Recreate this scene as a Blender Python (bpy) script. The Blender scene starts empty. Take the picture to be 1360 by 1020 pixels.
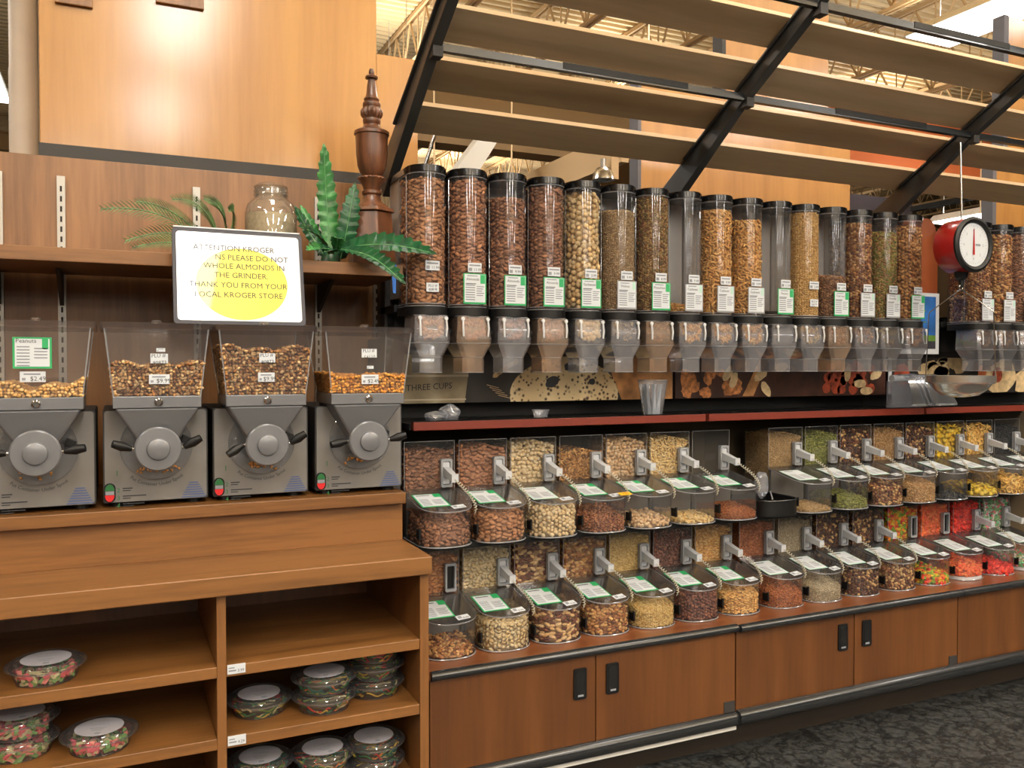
import bpy, math, random
import numpy as np

# ------------------------------------------------------------------ camera, world, exposure
SC = bpy.context.scene
COL = SC.collection
cam_d = bpy.data.cameras.new('camera')
cam_d.sensor_width = 36.0
cam_d.lens = 36.0 * 1140.0 / 1360.0
cam_d.clip_end = 200
cam = bpy.data.objects.new('camera', cam_d)
COL.objects.link(cam)
cam.location = (0, 0, 1.5)
cam.rotation_euler = (math.radians(90 - 1.16), 0, math.radians(-24.8))
SC.camera = cam
W = bpy.data.worlds.new('store_ambient')
SC.world = W
W.use_nodes = True
W.node_tree.nodes['Background'].inputs[0].default_value = (1.0, 0.93, 0.84, 1)
W.node_tree.nodes['Background'].inputs[1].default_value = 0.8
SC.view_settings.view_transform = 'Standard'
SC.view_settings.look = 'None'
SC.view_settings.gamma = 1.0
SC.view_settings.exposure = -0.58
SC.view_settings.use_curve_mapping = False
SC.cycles.max_bounces = 8
SC.cycles.diffuse_bounces = 3
SC.cycles.glossy_bounces = 3
SC.cycles.transmission_bounces = 4
SC.cycles.transparent_max_bounces = 24
SC.cycles.caustics_reflective = False
SC.cycles.caustics_refractive = False
SC.cycles.sample_clamp_indirect = 6.0
LAMP_POWER = 88.0      # watts for each ceiling fixture
UPLIGHT = 1.8          # upward light added to brighten the ceiling, as a multiple of fixture power
LAMP_GLOW = 9.0         # radiance of the visible diffusers

rng = np.random.default_rng(7)
random.seed(7)


# ------------------------------------------------------------------ materials
def lin(c):
    r = []
    for x in c[:3]:
        x = x / 255.0
        r.append(x / 12.92 if x <= 0.04045 else ((x + 0.055) / 1.055) ** 2.4)
    return tuple(r) + (1.0,)


def newmat(name):
    m = bpy.data.materials.new(name)
    m.use_nodes = True
    nt = m.node_tree
    return m, nt, nt.nodes['Principled BSDF']


def plain(name, c, rough=0.5, metal=0.0, spec=0.5, coat=0.0, noise=0.0, nscale=30.0):
    m, nt, b = newmat(name)
    b.inputs['Base Color'].default_value = lin(c)
    b.inputs['Roughness'].default_value = rough
    b.inputs['Metallic'].default_value = metal
    b.inputs['Specular IOR Level'].default_value = spec
    b.inputs['Coat Weight'].default_value = coat
    if noise:
        tc = nt.nodes.new('ShaderNodeTexCoord')
        n = nt.nodes.new('ShaderNodeTexNoise')
        n.inputs['Scale'].default_value = nscale
        n.inputs['Detail'].default_value = 4
        r = nt.nodes.new('ShaderNodeValToRGB')
        lo = lin([v * (1 - noise) for v in c])
        hi = lin([min(255, v * (1 + noise)) for v in c])
        r.color_ramp.elements[0].color = lo
        r.color_ramp.elements[0].position = 0.3
        r.color_ramp.elements[1].color = hi
        r.color_ramp.elements[1].position = 0.7
        nt.links.new(tc.outputs['Object'], n.inputs['Vector'])
        nt.links.new(n.outputs['Fac'], r.inputs['Fac'])
        nt.links.new(r.outputs['Color'], b.inputs['Base Color'])
    return m


def wood(name, dark, light, grain='z', scale=7.0, rough=0.42, coat=0.15, fine=0.35, croughness=0.3):
    m, nt, b = newmat(name)
    L = nt.links.new
    tc = nt.nodes.new('ShaderNodeTexCoord')
    mp = nt.nodes.new('ShaderNodeMapping')
    s = {'x': (0.07, 1, 1), 'y': (1, 0.07, 1), 'z': (1, 1, 0.07)}[grain]
    mp.inputs['Scale'].default_value = [v * scale for v in s]
    L(tc.outputs['Object'], mp.inputs['Vector'])
    n1 = nt.nodes.new('ShaderNodeTexNoise')
    n1.inputs['Scale'].default_value = 1.0
    n1.inputs['Detail'].default_value = 5
    n1.inputs['Distortion'].default_value = 0.6
    n2 = nt.nodes.new('ShaderNodeTexNoise')
    n2.inputs['Scale'].default_value = 9.0
    n2.inputs['Detail'].default_value = 3
    L(mp.outputs['Vector'], n1.inputs['Vector'])
    L(mp.outputs['Vector'], n2.inputs['Vector'])
    mx = nt.nodes.new('ShaderNodeMath')
    mx.operation = 'MULTIPLY_ADD'
    mx.inputs[1].default_value = fine
    L(n2.outputs['Fac'], mx.inputs[0])
    L(n1.outputs['Fac'], mx.inputs[2])
    r = nt.nodes.new('ShaderNodeValToRGB')
    r.color_ramp.elements[0].position = 0.42
    r.color_ramp.elements[0].color = lin(dark)
    r.color_ramp.elements[1].position = 0.85
    r.color_ramp.elements[1].color = lin(light)
    L(mx.outputs[0], r.inputs['Fac'])
    L(r.outputs['Color'], b.inputs['Base Color'])
    b.inputs['Roughness'].default_value = rough
    b.inputs['Coat Weight'].default_value = coat
    b.inputs['Coat Roughness'].default_value = croughness
    bp = nt.nodes.new('ShaderNodeBump')
    bp.inputs['Strength'].default_value = 0.06
    bp.inputs['Distance'].default_value = 0.002
    L(n2.outputs['Fac'], bp.inputs['Height'])
    L(bp.outputs['Normal'], b.inputs['Normal'])
    return m


def clear(name, tint=(1, 1, 1), gloss=0.10, rough=0.06, haze=0.0, hazecol=(0.8, 0.8, 0.82)):
    """thin clear plastic: see-through, a fresnel sheen and an optional milky haze"""
    m = bpy.data.materials.new(name)
    m.use_nodes = True
    nt = m.node_tree
    for n in list(nt.nodes):
        nt.nodes.remove(n)
    L = nt.links.new
    out = nt.nodes.new('ShaderNodeOutputMaterial')
    tr = nt.nodes.new('ShaderNodeBsdfTransparent')
    tr.inputs['Color'].default_value = tuple(tint) + (1,)
    gl = nt.nodes.new('ShaderNodeBsdfGlossy')
    gl.inputs['Roughness'].default_value = rough
    lw = nt.nodes.new('ShaderNodeLayerWeight')
    lw.inputs['Blend'].default_value = 0.25
    ma = nt.nodes.new('ShaderNodeMath')
    ma.operation = 'MULTIPLY_ADD'
    ma.inputs[1].default_value = 0.5
    ma.inputs[2].default_value = gloss * 0.5
    ma.use_clamp = True
    L(lw.outputs['Fresnel'], ma.inputs[0])
    base = tr
    if haze:
        df = nt.nodes.new('ShaderNodeBsdfDiffuse')
        df.inputs['Color'].default_value = tuple(hazecol) + (1,)
        mh = nt.nodes.new('ShaderNodeMixShader')
        mh.inputs[0].default_value = haze
        L(tr.outputs[0], mh.inputs[1])
        L(df.outputs[0], mh.inputs[2])
        base = mh
    mi = nt.nodes.new('ShaderNodeMixShader')
    L(ma.outputs[0], mi.inputs[0])
    L(base.outputs[0], mi.inputs[1])
    L(gl.outputs[0], mi.inputs[2])
    L(mi.outputs[0], out.inputs['Surface'])
    return m


def emit(name, c, s):
    m, nt, b = newmat(name)
    b.inputs['Base Color'].default_value = (0.8, 0.8, 0.8, 1)
    b.inputs['Emission Color'].default_value = tuple(c) + (1,)
    b.inputs['Emission Strength'].default_value = s
    return m


def food_mat():
    m, nt, b = newmat('food')
    at = nt.nodes.new('ShaderNodeAttribute')
    at.attribute_name = 'col'
    nt.links.new(at.outputs['Color'], b.inputs['Base Color'])
    b.inputs['Roughness'].default_value = 0.55
    b.inputs['Specular IOR Level'].default_value = 0.3
    return m


def floor_mat():
    m, nt, b = newmat('floor_tile_print')
    L = nt.links.new
    tc = nt.nodes.new('ShaderNodeTexCoord')
    n = nt.nodes.new('ShaderNodeTexNoise')
    n.inputs['Scale'].default_value = 9
    n.inputs['Detail'].default_value = 6
    n.inputs['Roughness'].default_value = 0.7
    L(tc.outputs['Object'], n.inputs['Vector'])
    ad = nt.nodes.new('ShaderNodeVectorMath')
    ad.operation = 'MULTIPLY_ADD'
    ad.inputs[1].default_value = (0.25, 0.25, 0)
    L(n.outputs['Color'], ad.inputs[0])
    L(tc.outputs['Object'], ad.inputs[2])
    v = nt.nodes.new('ShaderNodeTexVoronoi')
    v.feature = 'DISTANCE_TO_EDGE'
    v.inputs['Scale'].default_value = 13
    L(ad.outputs[0], v.inputs['Vector'])
    r = nt.nodes.new('ShaderNodeValToRGB')
    r.color_ramp.elements[0].color = lin((20, 20, 20))
    r.color_ramp.elements[0].position = 0.02
    r.color_ramp.elements[1].color = lin((66, 68, 68))
    r.color_ramp.elements[1].position = 0.14
    L(v.outputs['Distance'], r.inputs['Fac'])
    n2 = nt.nodes.new('ShaderNodeTexNoise')
    n2.inputs['Scale'].default_value = 40
    n2.inputs['Detail'].default_value = 5
    L(tc.outputs['Object'], n2.inputs['Vector'])
    r2 = nt.nodes.new('ShaderNodeValToRGB')
    r2.color_ramp.elements[0].position = 0.35
    r2.color_ramp.elements[0].color = (0.35, 0.35, 0.35, 1)
    r2.color_ramp.elements[1].position = 0.7
    r2.color_ramp.elements[1].color = (1.2, 1.2, 1.2, 1)
    L(n2.outputs['Fac'], r2.inputs['Fac'])
    mx = nt.nodes.new('ShaderNodeMixRGB')
    mx.blend_type = 'MULTIPLY'
    mx.inputs[0].default_value = 1
    L(r.outputs['Color'], mx.inputs[1])
    L(r2.outputs['Color'], mx.inputs[2])
    L(mx.outputs[0], b.inputs['Base Color'])
    b.inputs['Roughness'].default_value = 0.55
    return m


def bread_mat():
    m, nt, b = newmat('bread_print')
    L = nt.links.new
    tc = nt.nodes.new('ShaderNodeTexCoord')
    v = nt.nodes.new('ShaderNodeTexVoronoi')
    v.inputs['Scale'].default_value = 55
    L(tc.outputs['Object'], v.inputs['Vector'])
    n = nt.nodes.new('ShaderNodeTexNoise')
    n.inputs['Scale'].default_value = 30
    L(tc.outputs['Object'], n.inputs['Vector'])
    s = nt.nodes.new('ShaderNodeMath')
    s.operation = 'MULTIPLY'
    L(v.outputs['Distance'], s.inputs[0])
    L(n.outputs['Fac'], s.inputs[1])
    r = nt.nodes.new('ShaderNodeValToRGB')
    r.color_ramp.elements[0].position = 0.09
    r.color_ramp.elements[0].color = lin((70, 45, 25))
    r.color_ramp.elements[1].position = 0.2
    r.color_ramp.elements[1].color = lin((222, 198, 152))
    L(s.outputs[0], r.inputs['Fac'])
    L(r.outputs['Color'], b.inputs['Base Color'])
    return m


M = {}
M['floor'] = floor_mat()
M['food'] = food_mat()
M['oak'] = wood('honey_oak', (82, 52, 24), (130, 88, 46), 'x', 9, fine=0.6)
M['oak_v'] = wood('honey_oak_upright', (84, 52, 24), (126, 84, 44), 'z', 9, fine=0.6)
M['oak_dark'] = wood('oak_inner_back', (72, 42, 20), (108, 66, 34), 'z', 9)
M['cherry'] = wood('cherry_door', (76, 44, 20), (108, 67, 33), 'z', 6, rough=0.35)
M['cherry_x'] = wood('cherry_counter', (104, 60, 34), (136, 82, 50), 'x', 6, rough=0.28, coat=0.3)
M['walnut_panel'] = wood('brown_panel', (108, 73, 41), (150, 106, 64), 'z', 11, rough=0.4)
M['maple'] = wood('maple_panel', (158, 106, 44), (186, 134, 64), 'z', 6, rough=0.55, coat=1.0, fine=0.3, croughness=0.16)
M['slat'] = wood('maple_slat', (210, 176, 132), (232, 202, 160), 'x', 8, rough=0.5)
M['board'] = wood('red_brown_board', (128, 62, 30), (152, 80, 40), 'z', 6)
M['finial'] = wood('dark_turned_wood', (58, 36, 26), (124, 78, 50), 'z', 26, rough=0.35, coat=0.3)
M['black'] = plain('black_plastic', (17, 17, 18), 0.45, spec=0.35)
M['black_gloss'] = plain('black_gloss', (16, 16, 17), 0.18, coat=0.4)
M['black_metal'] = plain('black_metal', (62, 63, 63), 0.4, 0.1)
M['bumper'] = plain('bumper_rubber', (34, 36, 38), 0.25, coat=0.3)
M['charcoal'] = plain('charcoal', (48, 46, 45), 0.6)
M['navy'] = plain('navy_edge', (44, 44, 56), 0.5)
M['kick'] = plain('dark_kick', (40, 32, 24), 0.6)
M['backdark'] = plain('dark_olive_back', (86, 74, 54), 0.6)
M['grey_metal'] = plain('grey_metal', (124, 122, 120), 0.4, 0.25, noise=0.05, nscale=9)
M['grey_light'] = plain('light_grey_metal', (114, 116, 121), 0.32, 0.25)
M['steel'] = plain('steel', (190, 190, 188), 0.18, 1.0)
M['panmetal'] = plain('brushed_pan', (214, 212, 206), 0.22, 0.85)
M['chrome'] = plain('chrome', (205, 200, 190), 0.1, 1.0)
M['standard'] = plain('galvanised', (176, 172, 164), 0.4, 0.6)
M['dark_slot'] = plain('dark_slot', (30, 22, 16), 0.8)
M['white'] = plain('white_plastic', (222, 222, 222), 0.4)
M['scoop'] = plain('scoop_plastic', (196, 198, 202), 0.4)
M['pocket'] = plain('pocket_plastic', (150, 152, 156), 0.45)
M['paper'] = plain('paper', (216, 220, 224), 0.5)
M['tublabel_shaded'] = plain('shaded_label_paper', (172, 170, 178), 0.5)  # label paper greyed, the shelf shadow is in its colour
M['greeked'] = plain('print_grey', (138, 142, 150), 0.6)
M['ink'] = plain('ink', (40, 42, 46), 0.6)
M['green'] = plain('print_green', (38, 160, 96), 0.5)
M['paleg'] = plain('print_pale_green', (186, 222, 206), 0.5)
M['red'] = plain('print_red', (212, 40, 44), 0.4)
M['dgreen'] = plain('print_dark_green', (40, 108, 60), 0.4)
M['blueink'] = plain('print_blue', (78, 96, 140), 0.5)
M['yellow'] = plain('print_yellow', (240, 226, 70), 0.35, coat=0.4)
M['tagyellow'] = plain('tag_yellow', (240, 190, 40), 0.5)
M['signwhite'] = plain('sign_white', (246, 246, 250), 0.22, coat=0.6)
M['rail'] = plain('red_rail', (112, 42, 28), 0.45)
M['scale_red'] = plain('scale_red', (176, 24, 28), 0.3, coat=0.3)
M['tape'] = plain('blue_tape', (40, 110, 205), 0.6)
M['column'] = plain('cream_column', (214, 200, 184), 0.5, noise=0.05, nscale=4)
M['ceil'] = plain('ceiling_paint', (214, 188, 142), 0.7)
M['joist'] = plain('joist_paint', (190, 158, 112), 0.7)
M['bulk_grey'] = plain('bulkhead_grey', (150, 130, 100), 0.7)
M['bulk_orange'] = plain('bulkhead_orange', (222, 120, 70), 0.6)
M['bulk_yellow'] = plain('bulkhead_yellow', (214, 156, 76), 0.6)
M['bulk_cream'] = plain('bulkhead_cream', (226, 196, 152), 0.6)
M['bulk_blue'] = plain('bulkhead_slate', (92, 92, 100), 0.6)
M['far'] = plain('far_wall', (150, 120, 84), 0.7)
M['leaf_a'] = plain('leaf_green', (52, 110, 56), 0.35, noise=0.3, nscale=25)
M['leaf_b'] = plain('leaf_dark_green', (22, 72, 40), 0.35, noise=0.3, nscale=25)
M['leaf_v'] = plain('leaf_vein', (96, 150, 96), 0.4)
M['palm'] = plain('palm_green', (86, 112, 70), 0.5, noise=0.3, nscale=30)
M['tube'] = clear('clear_tube', (0.98, 0.98, 0.98), 0.14, 0.07, 0.03)
M['bin'] = clear('clear_bin', (0.97, 0.97, 0.97), 0.10, 0.06, 0.03, (0.7, 0.7, 0.7))
M['binlid'] = clear('smoky_lid', (0.88, 0.87, 0.86), 0.18, 0.05, 0.05, (0.5, 0.5, 0.5))
M['frost'] = clear('frosted_spout', (0.90, 0.90, 0.91), 0.2, 0.12, 0.20, (0.74, 0.72, 0.74))
M['frost_tan'] = clear('dusty_spout', (0.85, 0.70, 0.55), 0.15, 0.2, 0.36, (0.50, 0.36, 0.26))
M['hopper'] = clear('hopper_plastic', (0.88, 0.86, 0.85), 0.12, 0.08, 0.05, (0.6, 0.56, 0.57))
M['shield'] = clear('clear_shield', (0.86, 0.86, 0.86), 0.15, 0.08, 0.12, (0.62, 0.62, 0.62))
M['jar'] = clear('jar_glass', (0.92, 0.93, 0.9), 0.2, 0.03, 0.06)
M['tub'] = clear('tub_plastic', (0.90, 0.90, 0.90), 0.15, 0.05, 0.04)
M['bag'] = clear('bag_film', (0.84, 0.86, 0.9), 0.25, 0.15, 0.22, (0.75, 0.78, 0.85))
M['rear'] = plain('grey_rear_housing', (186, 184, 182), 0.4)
M['edge'] = clear('painted_edge_highlight', (0.9, 0.9, 0.9), 0.3, 0.08, 0.4, (0.72, 0.72, 0.74))  # pale haze puts the bright outline of clear edges into the colour
M['baffle'] = plain('smoky_baffle', (128, 125, 122), 0.4)
M['lamp'] = emit('lamp_diffuser', (1.0, 0.96, 0.9), LAMP_GLOW)
M['lamp_frame'] = plain('lamp_housing', (220, 216, 206), 0.5)
M['bread'] = bread_mat()
M['p_bg1'] = plain('print_dark', (38, 34, 32), 0.4, noise=0.15, nscale=8)
M['p_bg2'] = plain('print_brown', (58, 34, 26), 0.4, noise=0.3, nscale=14)
M['p_tan'] = plain('print_tan', (180, 130, 82), 0.4, noise=0.2, nscale=20)
M['p_tin'] = plain('print_tin', (150, 138, 112), 0.4, noise=0.15, nscale=10)
M['p_tin2'] = plain('print_tin_light', (196, 186, 162), 0.4)
M['p_cream'] = plain('print_cream', (220, 192, 146), 0.4, noise=0.12, nscale=40)
M['p_red'] = plain('print_nut_red', (150, 66, 42), 0.4, noise=0.25, nscale=40)
M['p_wal'] = plain('print_walnut', (172, 112, 66), 0.4, noise=0.3, nscale=60)
M['p_blue'] = plain('print_sky', (40, 96, 170), 0.4, noise=0.2, nscale=12)
M['p_grass'] = plain('print_grass', (90, 130, 50), 0.4)
M['sand'] = plain('jar_sand', (206, 186, 150), 0.8, noise=0.08, nscale=80)


# ------------------------------------------------------------------ mesh building
LOC = {}
_text_cache = {}


def text_geo(s):
    if s in _text_cache:
        return _text_cache[s]
    cu = bpy.data.curves.new('tmp_text', 'FONT')
    cu.body = s
    cu.size = 1.0
    cu.align_x = 'CENTER'
    cu.resolution_u = 2
    ob = bpy.data.objects.new('tmp_text', cu)
    COL.objects.link(ob)
    bpy.context.view_layer.update()
    me = ob.to_mesh()
    v = [tuple(p.co) for p in me.vertices]
    f = [tuple(p.vertices) for p in me.polygons]
    ob.to_mesh_clear()
    bpy.data.objects.remove(ob)
    bpy.data.curves.remove(cu)
    _text_cache[s] = (v, f)
    return v, f


class MB:
    def __init__(self):
        self.v, self.f, self.m = [], [], []

    def add(self, vs, fs, mi=0):
        o = len(self.v)
        self.v += [tuple(p) for p in vs]
        self.f += [tuple(i + o for i in t) for t in fs]
        self.m += [mi] * len(fs)
        return self

    def box(self, x0, x1, y0, y1, z0, z1, mi=0):
        v = [(x0, y0, z0), (x1, y0, z0), (x1, y1, z0), (x0, y1, z0), (x0, y0, z1), (x1, y0, z1), (x1, y1, z1), (x0, y1, z1)]
        f = [(0, 3, 2, 1), (4, 5, 6, 7), (0, 1, 5, 4), (1, 2, 6, 5), (2, 3, 7, 6), (3, 0, 4, 7)]
        return self.add(v, f, mi)

    def hexa(self, lo, hi, mi=0):
        """box between two quads (each four points, same winding)"""
        f = [(3, 2, 1, 0), (4, 5, 6, 7), (0, 1, 5, 4), (1, 2, 6, 5), (2, 3, 7, 6), (3, 0, 4, 7)]
        return self.add(list(lo) + list(hi), f, mi)

    def lathe(self, prof, seg=24, c=(0, 0, 0), axis='z', mi=0, caps=True):
        vs, fs = [], []
        n = len(prof)
        for (r, h) in prof:
            for k in range(seg):
                a = 2 * math.pi * k / seg
                p = (r * math.cos(a), r * math.sin(a), h)
                if axis == 'y':
                    p = (p[0], -h, p[1])      # h grows toward the camera side
                elif axis == 'x':
                    p = (h, p[0], p[1])
                vs.append((p[0] + c[0], p[1] + c[1], p[2] + c[2]))
        for i in range(n - 1):
            for k in range(seg):
                a, b = i * seg + k, i * seg + (k + 1) % seg
                fs.append((a, b, b + seg, a + seg))
        if caps:
            fs.append(tuple(reversed(range(seg))))
            fs.append(tuple((n - 1) * seg + k for k in range(seg)))
        return self.add(vs, fs, mi)

    def prism(self, poly, z0, z1, mi=0, caps=(True, True)):
        n = len(poly)
        zt = z1 if callable(z1) else (lambda x, y: z1)
        zb = z0 if callable(z0) else (lambda x, y: z0)
        vs = [(x, y, zb(x, y)) for x, y in poly] + [(x, y, zt(x, y)) for x, y in poly]
        fs = [(i, (i + 1) % n, n + (i + 1) % n, n + i) for i in range(n)]
        if caps[0]:
            fs.append(tuple(reversed(range(n))))
        if caps[1]:
            fs.append(tuple(range(n, 2 * n)))
        return self.add(vs, fs, mi)

    def prism_y(self, poly, y0, y1, mi=0):
        """polygon in x,z extruded along y"""
        n = len(poly)
        vs = [(x, y0, z) for x, z in poly] + [(x, y1, z) for x, z in poly]
        fs = [(i, (i + 1) % n, n + (i + 1) % n, n + i) for i in range(n)]
        fs += [tuple(range(n)), tuple(reversed(range(n, 2 * n)))]
        return self.add(vs, fs, mi)

    def tube(self, path, r, sides=6, mi=0, closed=False):
        P = [np.array(p, float) for p in path]
        n = len(P)
        vs, fs = [], []
        up = np.array((0.13, 0.21, 0.97))
        for i in range(n):
            if closed:
                t = P[(i + 1) % n] - P[i - 1]
            else:
                t = P[min(i + 1, n - 1)] - P[max(i - 1, 0)]
            t = t / (np.linalg.norm(t) + 1e-9)
            a = np.cross(t, up)
            if np.linalg.norm(a) < 1e-3:
                a = np.cross(t, (1, 0, 0))
            a /= np.linalg.norm(a)
            b = np.cross(t, a)
            rr = r[i] if isinstance(r, (list, tuple)) else r
            for k in range(sides):
                w = 2 * math.pi * k / sides
                vs.append(tuple(P[i] + rr * (math.cos(w) * a + math.sin(w) * b)))
        for i in range(n if closed else n - 1):
            j = (i + 1) % n
            for k in range(sides):
                k2 = (k + 1) % sides
                fs.append((i * sides + k, i * sides + k2, j * sides + k2, j * sides + k))
        if not closed:
            fs.append(tuple(reversed(range(sides))))
            fs.append(tuple((n - 1) * sides + k for k in range(sides)))
        return self.add(vs, fs, mi)

    def quad(self, a, b, c, d, mi=0):
        return self.add([a, b, c, d], [(0, 1, 2, 3)], mi)

    def disc(self, c, r, n=20, mi=0, sx=1.0, jit=0.0, rot=0.0):
        """flat disc facing -y"""
        vs = []
        for k in range(n):
            a = 2 * math.pi * k / n
            q = r * (1 + jit * (random.random() - 0.5))
            x, z = q * sx * math.cos(a), q * math.sin(a)
            vs.append((c[0] + x * math.cos(rot) - z * math.sin(rot), c[1], c[2] + x * math.sin(rot) + z * math.cos(rot)))
        return self.add(vs, [tuple(range(n))], mi)

    def text(self, s, o, xd, yd, h, mi=0, maxw=None, bend=None):
        v, f = text_geo(s)
        if not v:
            return self
        w = max(p[0] for p in v) - min(p[0] for p in v)
        k = h
        kx = h if not maxw else min(h, maxw / w)
        xd, yd, o = np.array(xd), np.array(yd), np.array(o)
        out = []
        for p in v:
            x, y = p[0] * kx, p[1] * k
            if bend:
                a = x / bend
                R = bend - y
                x, y = R * math.sin(a), -R * math.cos(a)
            out.append(tuple(o + xd * x + yd * y))
        return self.add(out, f, mi)

    def mesh(self, name, mats, smooth=None):
        me = bpy.data.meshes.new(name)
        me.from_pydata(self.v, [], self.f)
        if not isinstance(mats, (list, tuple)):
            mats = [mats]
        for m in mats:
            me.materials.append(M[m] if isinstance(m, str) else m)
        if len(mats) > 1:
            me.polygons.foreach_set('material_index', self.m)
        if smooth is not None:
            me.polygons.foreach_set('use_smooth', [True] * len(me.polygons))
            me.set_sharp_from_angle(angle=math.radians(smooth))
        me.update()
        return me

    def build(self, name, mats, parent=None, smooth=None, bevel=0.0):
        """world coordinates in, one linked mesh object out"""
        L = LOC.get(parent.name, (0, 0, 0)) if parent else None
        if parent is None:
            a = np.array(self.v)
            L = ((a[:, 0].min() + a[:, 0].max()) / 2, (a[:, 1].min() + a[:, 1].max()) / 2, a[:, 2].min())
        self.v = [(p[0] - L[0], p[1] - L[1], p[2] - L[2]) for p in self.v]
        ob = bpy.data.objects.new(name, self.mesh(name, mats, smooth))
        COL.objects.link(ob)
        if parent:
            ob.parent = parent
        else:
            ob.location = L
        LOC[ob.name] = L
        if bevel:
            bv = ob.modifiers.new('bevel', 'BEVEL')
            bv.width = bevel
            bv.segments = 2
            bv.limit_method = 'ANGLE'
        return ob


def link(name, me, parent, loc=(0, 0, 0)):
    ob = bpy.data.objects.new(name, me)
    COL.objects.link(ob)
    ob.parent = parent
    ob.location = loc
    LOC[ob.name] = LOC.get(parent.name, (0, 0, 0))
    return ob


def tag(ob, label, cat, group=None):
    ob['label'] = label
    ob['category'] = cat
    if group:
        ob['group'] = group
    return ob


def thing(name, label, cat, loc=(0, 0, 0), group=None, rotz=0.0):
    ob = bpy.data.objects.new(name, None)
    ob.empty_display_size = 0.05
    COL.objects.link(ob)
    ob.location = loc
    ob.rotation_euler = (0, 0, rotz)
    LOC[ob.name] = tuple(loc)
    return tag(ob, label, cat, group)


def struct(ob):
    ob['kind'] = 'structure'
    return ob


# ------------------------------------------------------------------ food pieces
def _sphere(n, m):
    vs = [(0, 0, 1)]
    for i in range(1, m):
        t = math.pi * i / m
        for k in range(n):
            a = 2 * math.pi * (k + 0.5 * (i % 2)) / n
            vs.append((math.sin(t) * math.cos(a), math.sin(t) * math.sin(a), math.cos(t)))
    vs.append((0, 0, -1))
    fs = [(0, 1 + k, 1 + (k + 1) % n) for k in range(n)]
    for i in range(m - 2):
        a, b = 1 + i * n, 1 + (i + 1) * n
        for k in range(n):
            k2 = (k + 1) % n
            fs += [(a + k, b + k, b + k2), (a + k, b + k2, a + k2)]
    L = len(vs) - 1
    a = 1 + (m - 2) * n
    fs += [(L, a + (k + 1) % n, a + k) for k in range(n)]
    return np.array(vs) * 0.5, np.array(fs)


def piece(kind):
    if kind == 'ball':
        return _sphere(6, 4)
    if kind == 'almond':
        v, f = _sphere(6, 4)
        v = v[:, [2, 0, 1]].copy()          # poles along x
        v[:, 1:] *= (1 - 0.35 * np.clip(v[:, 0:1] * 2, -0.2, 1))
        return v, f
    if kind == 'cashew':
        v, f = _sphere(6, 5)
        v = v[:, [2, 0, 1]].copy()
        v[:, 1] = v[:, 1] * 0.9 - 1.6 * v[:, 0] ** 2 + 0.15
        return v, f
    if kind == 'chunk':
        v, f = _sphere(5, 4)
        r = np.random.default_rng(3)
        return v * (0.65 + 0.7 * r.random((len(v), 1))), f
    if kind == 'flake':
        v, f = _sphere(7, 2)
        return v, f
    if kind == 'seed':
        v = np.array([(1, 0, 0), (-1, 0, 0), (0, 1, 0), (0, -1, 0), (0, 0, 1), (0, 0, -1)]) * 0.5
        f = np.array([(0, 2, 4), (2, 1, 4), (1, 3, 4), (3, 0, 4), (2, 0, 5), (1, 2, 5), (3, 1, 5), (0, 3, 5)])
        return v, f
    if kind == 'ring':
        vs, fs = [], []
        for i in range(9):
            a = 2 * math.pi * i / 9
            for k in range(4):
                b = 2 * math.pi * k / 4
                r = 0.36 + 0.14 * math.cos(b)
                vs.append((r * math.cos(a), r * math.sin(a), 0.5 * math.sin(b)))
        for i in range(9):
            for k in range(4):
                p, q, r_, s = i * 4 + k, ((i + 1) % 9) * 4 + k, ((i + 1) % 9) * 4 + (k + 1) % 4, i * 4 + (k + 1) % 4
                fs += [(p, q, r_), (p, r_, s)]
        return np.array(vs), np.array(fs)
    if kind == 'stick':
        v = np.array([(x, y, z) for x in (-.5, .5) for y in (-.5, .5) for z in (-.5, .5)])
        f = np.array([(0, 1, 3), (0, 3, 2), (4, 6, 7), (4, 7, 5), (0, 4, 5), (0, 5, 1), (2, 3, 7), (2, 7, 6), (0, 2, 6), (0, 6, 4), (1, 5, 7), (1, 7, 3)])
        return v, f


PIECES = {k: piece(k) for k in ('ball', 'almond', 'cashew', 'chunk', 'flake', 'seed', 'ring', 'stick')}

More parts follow.
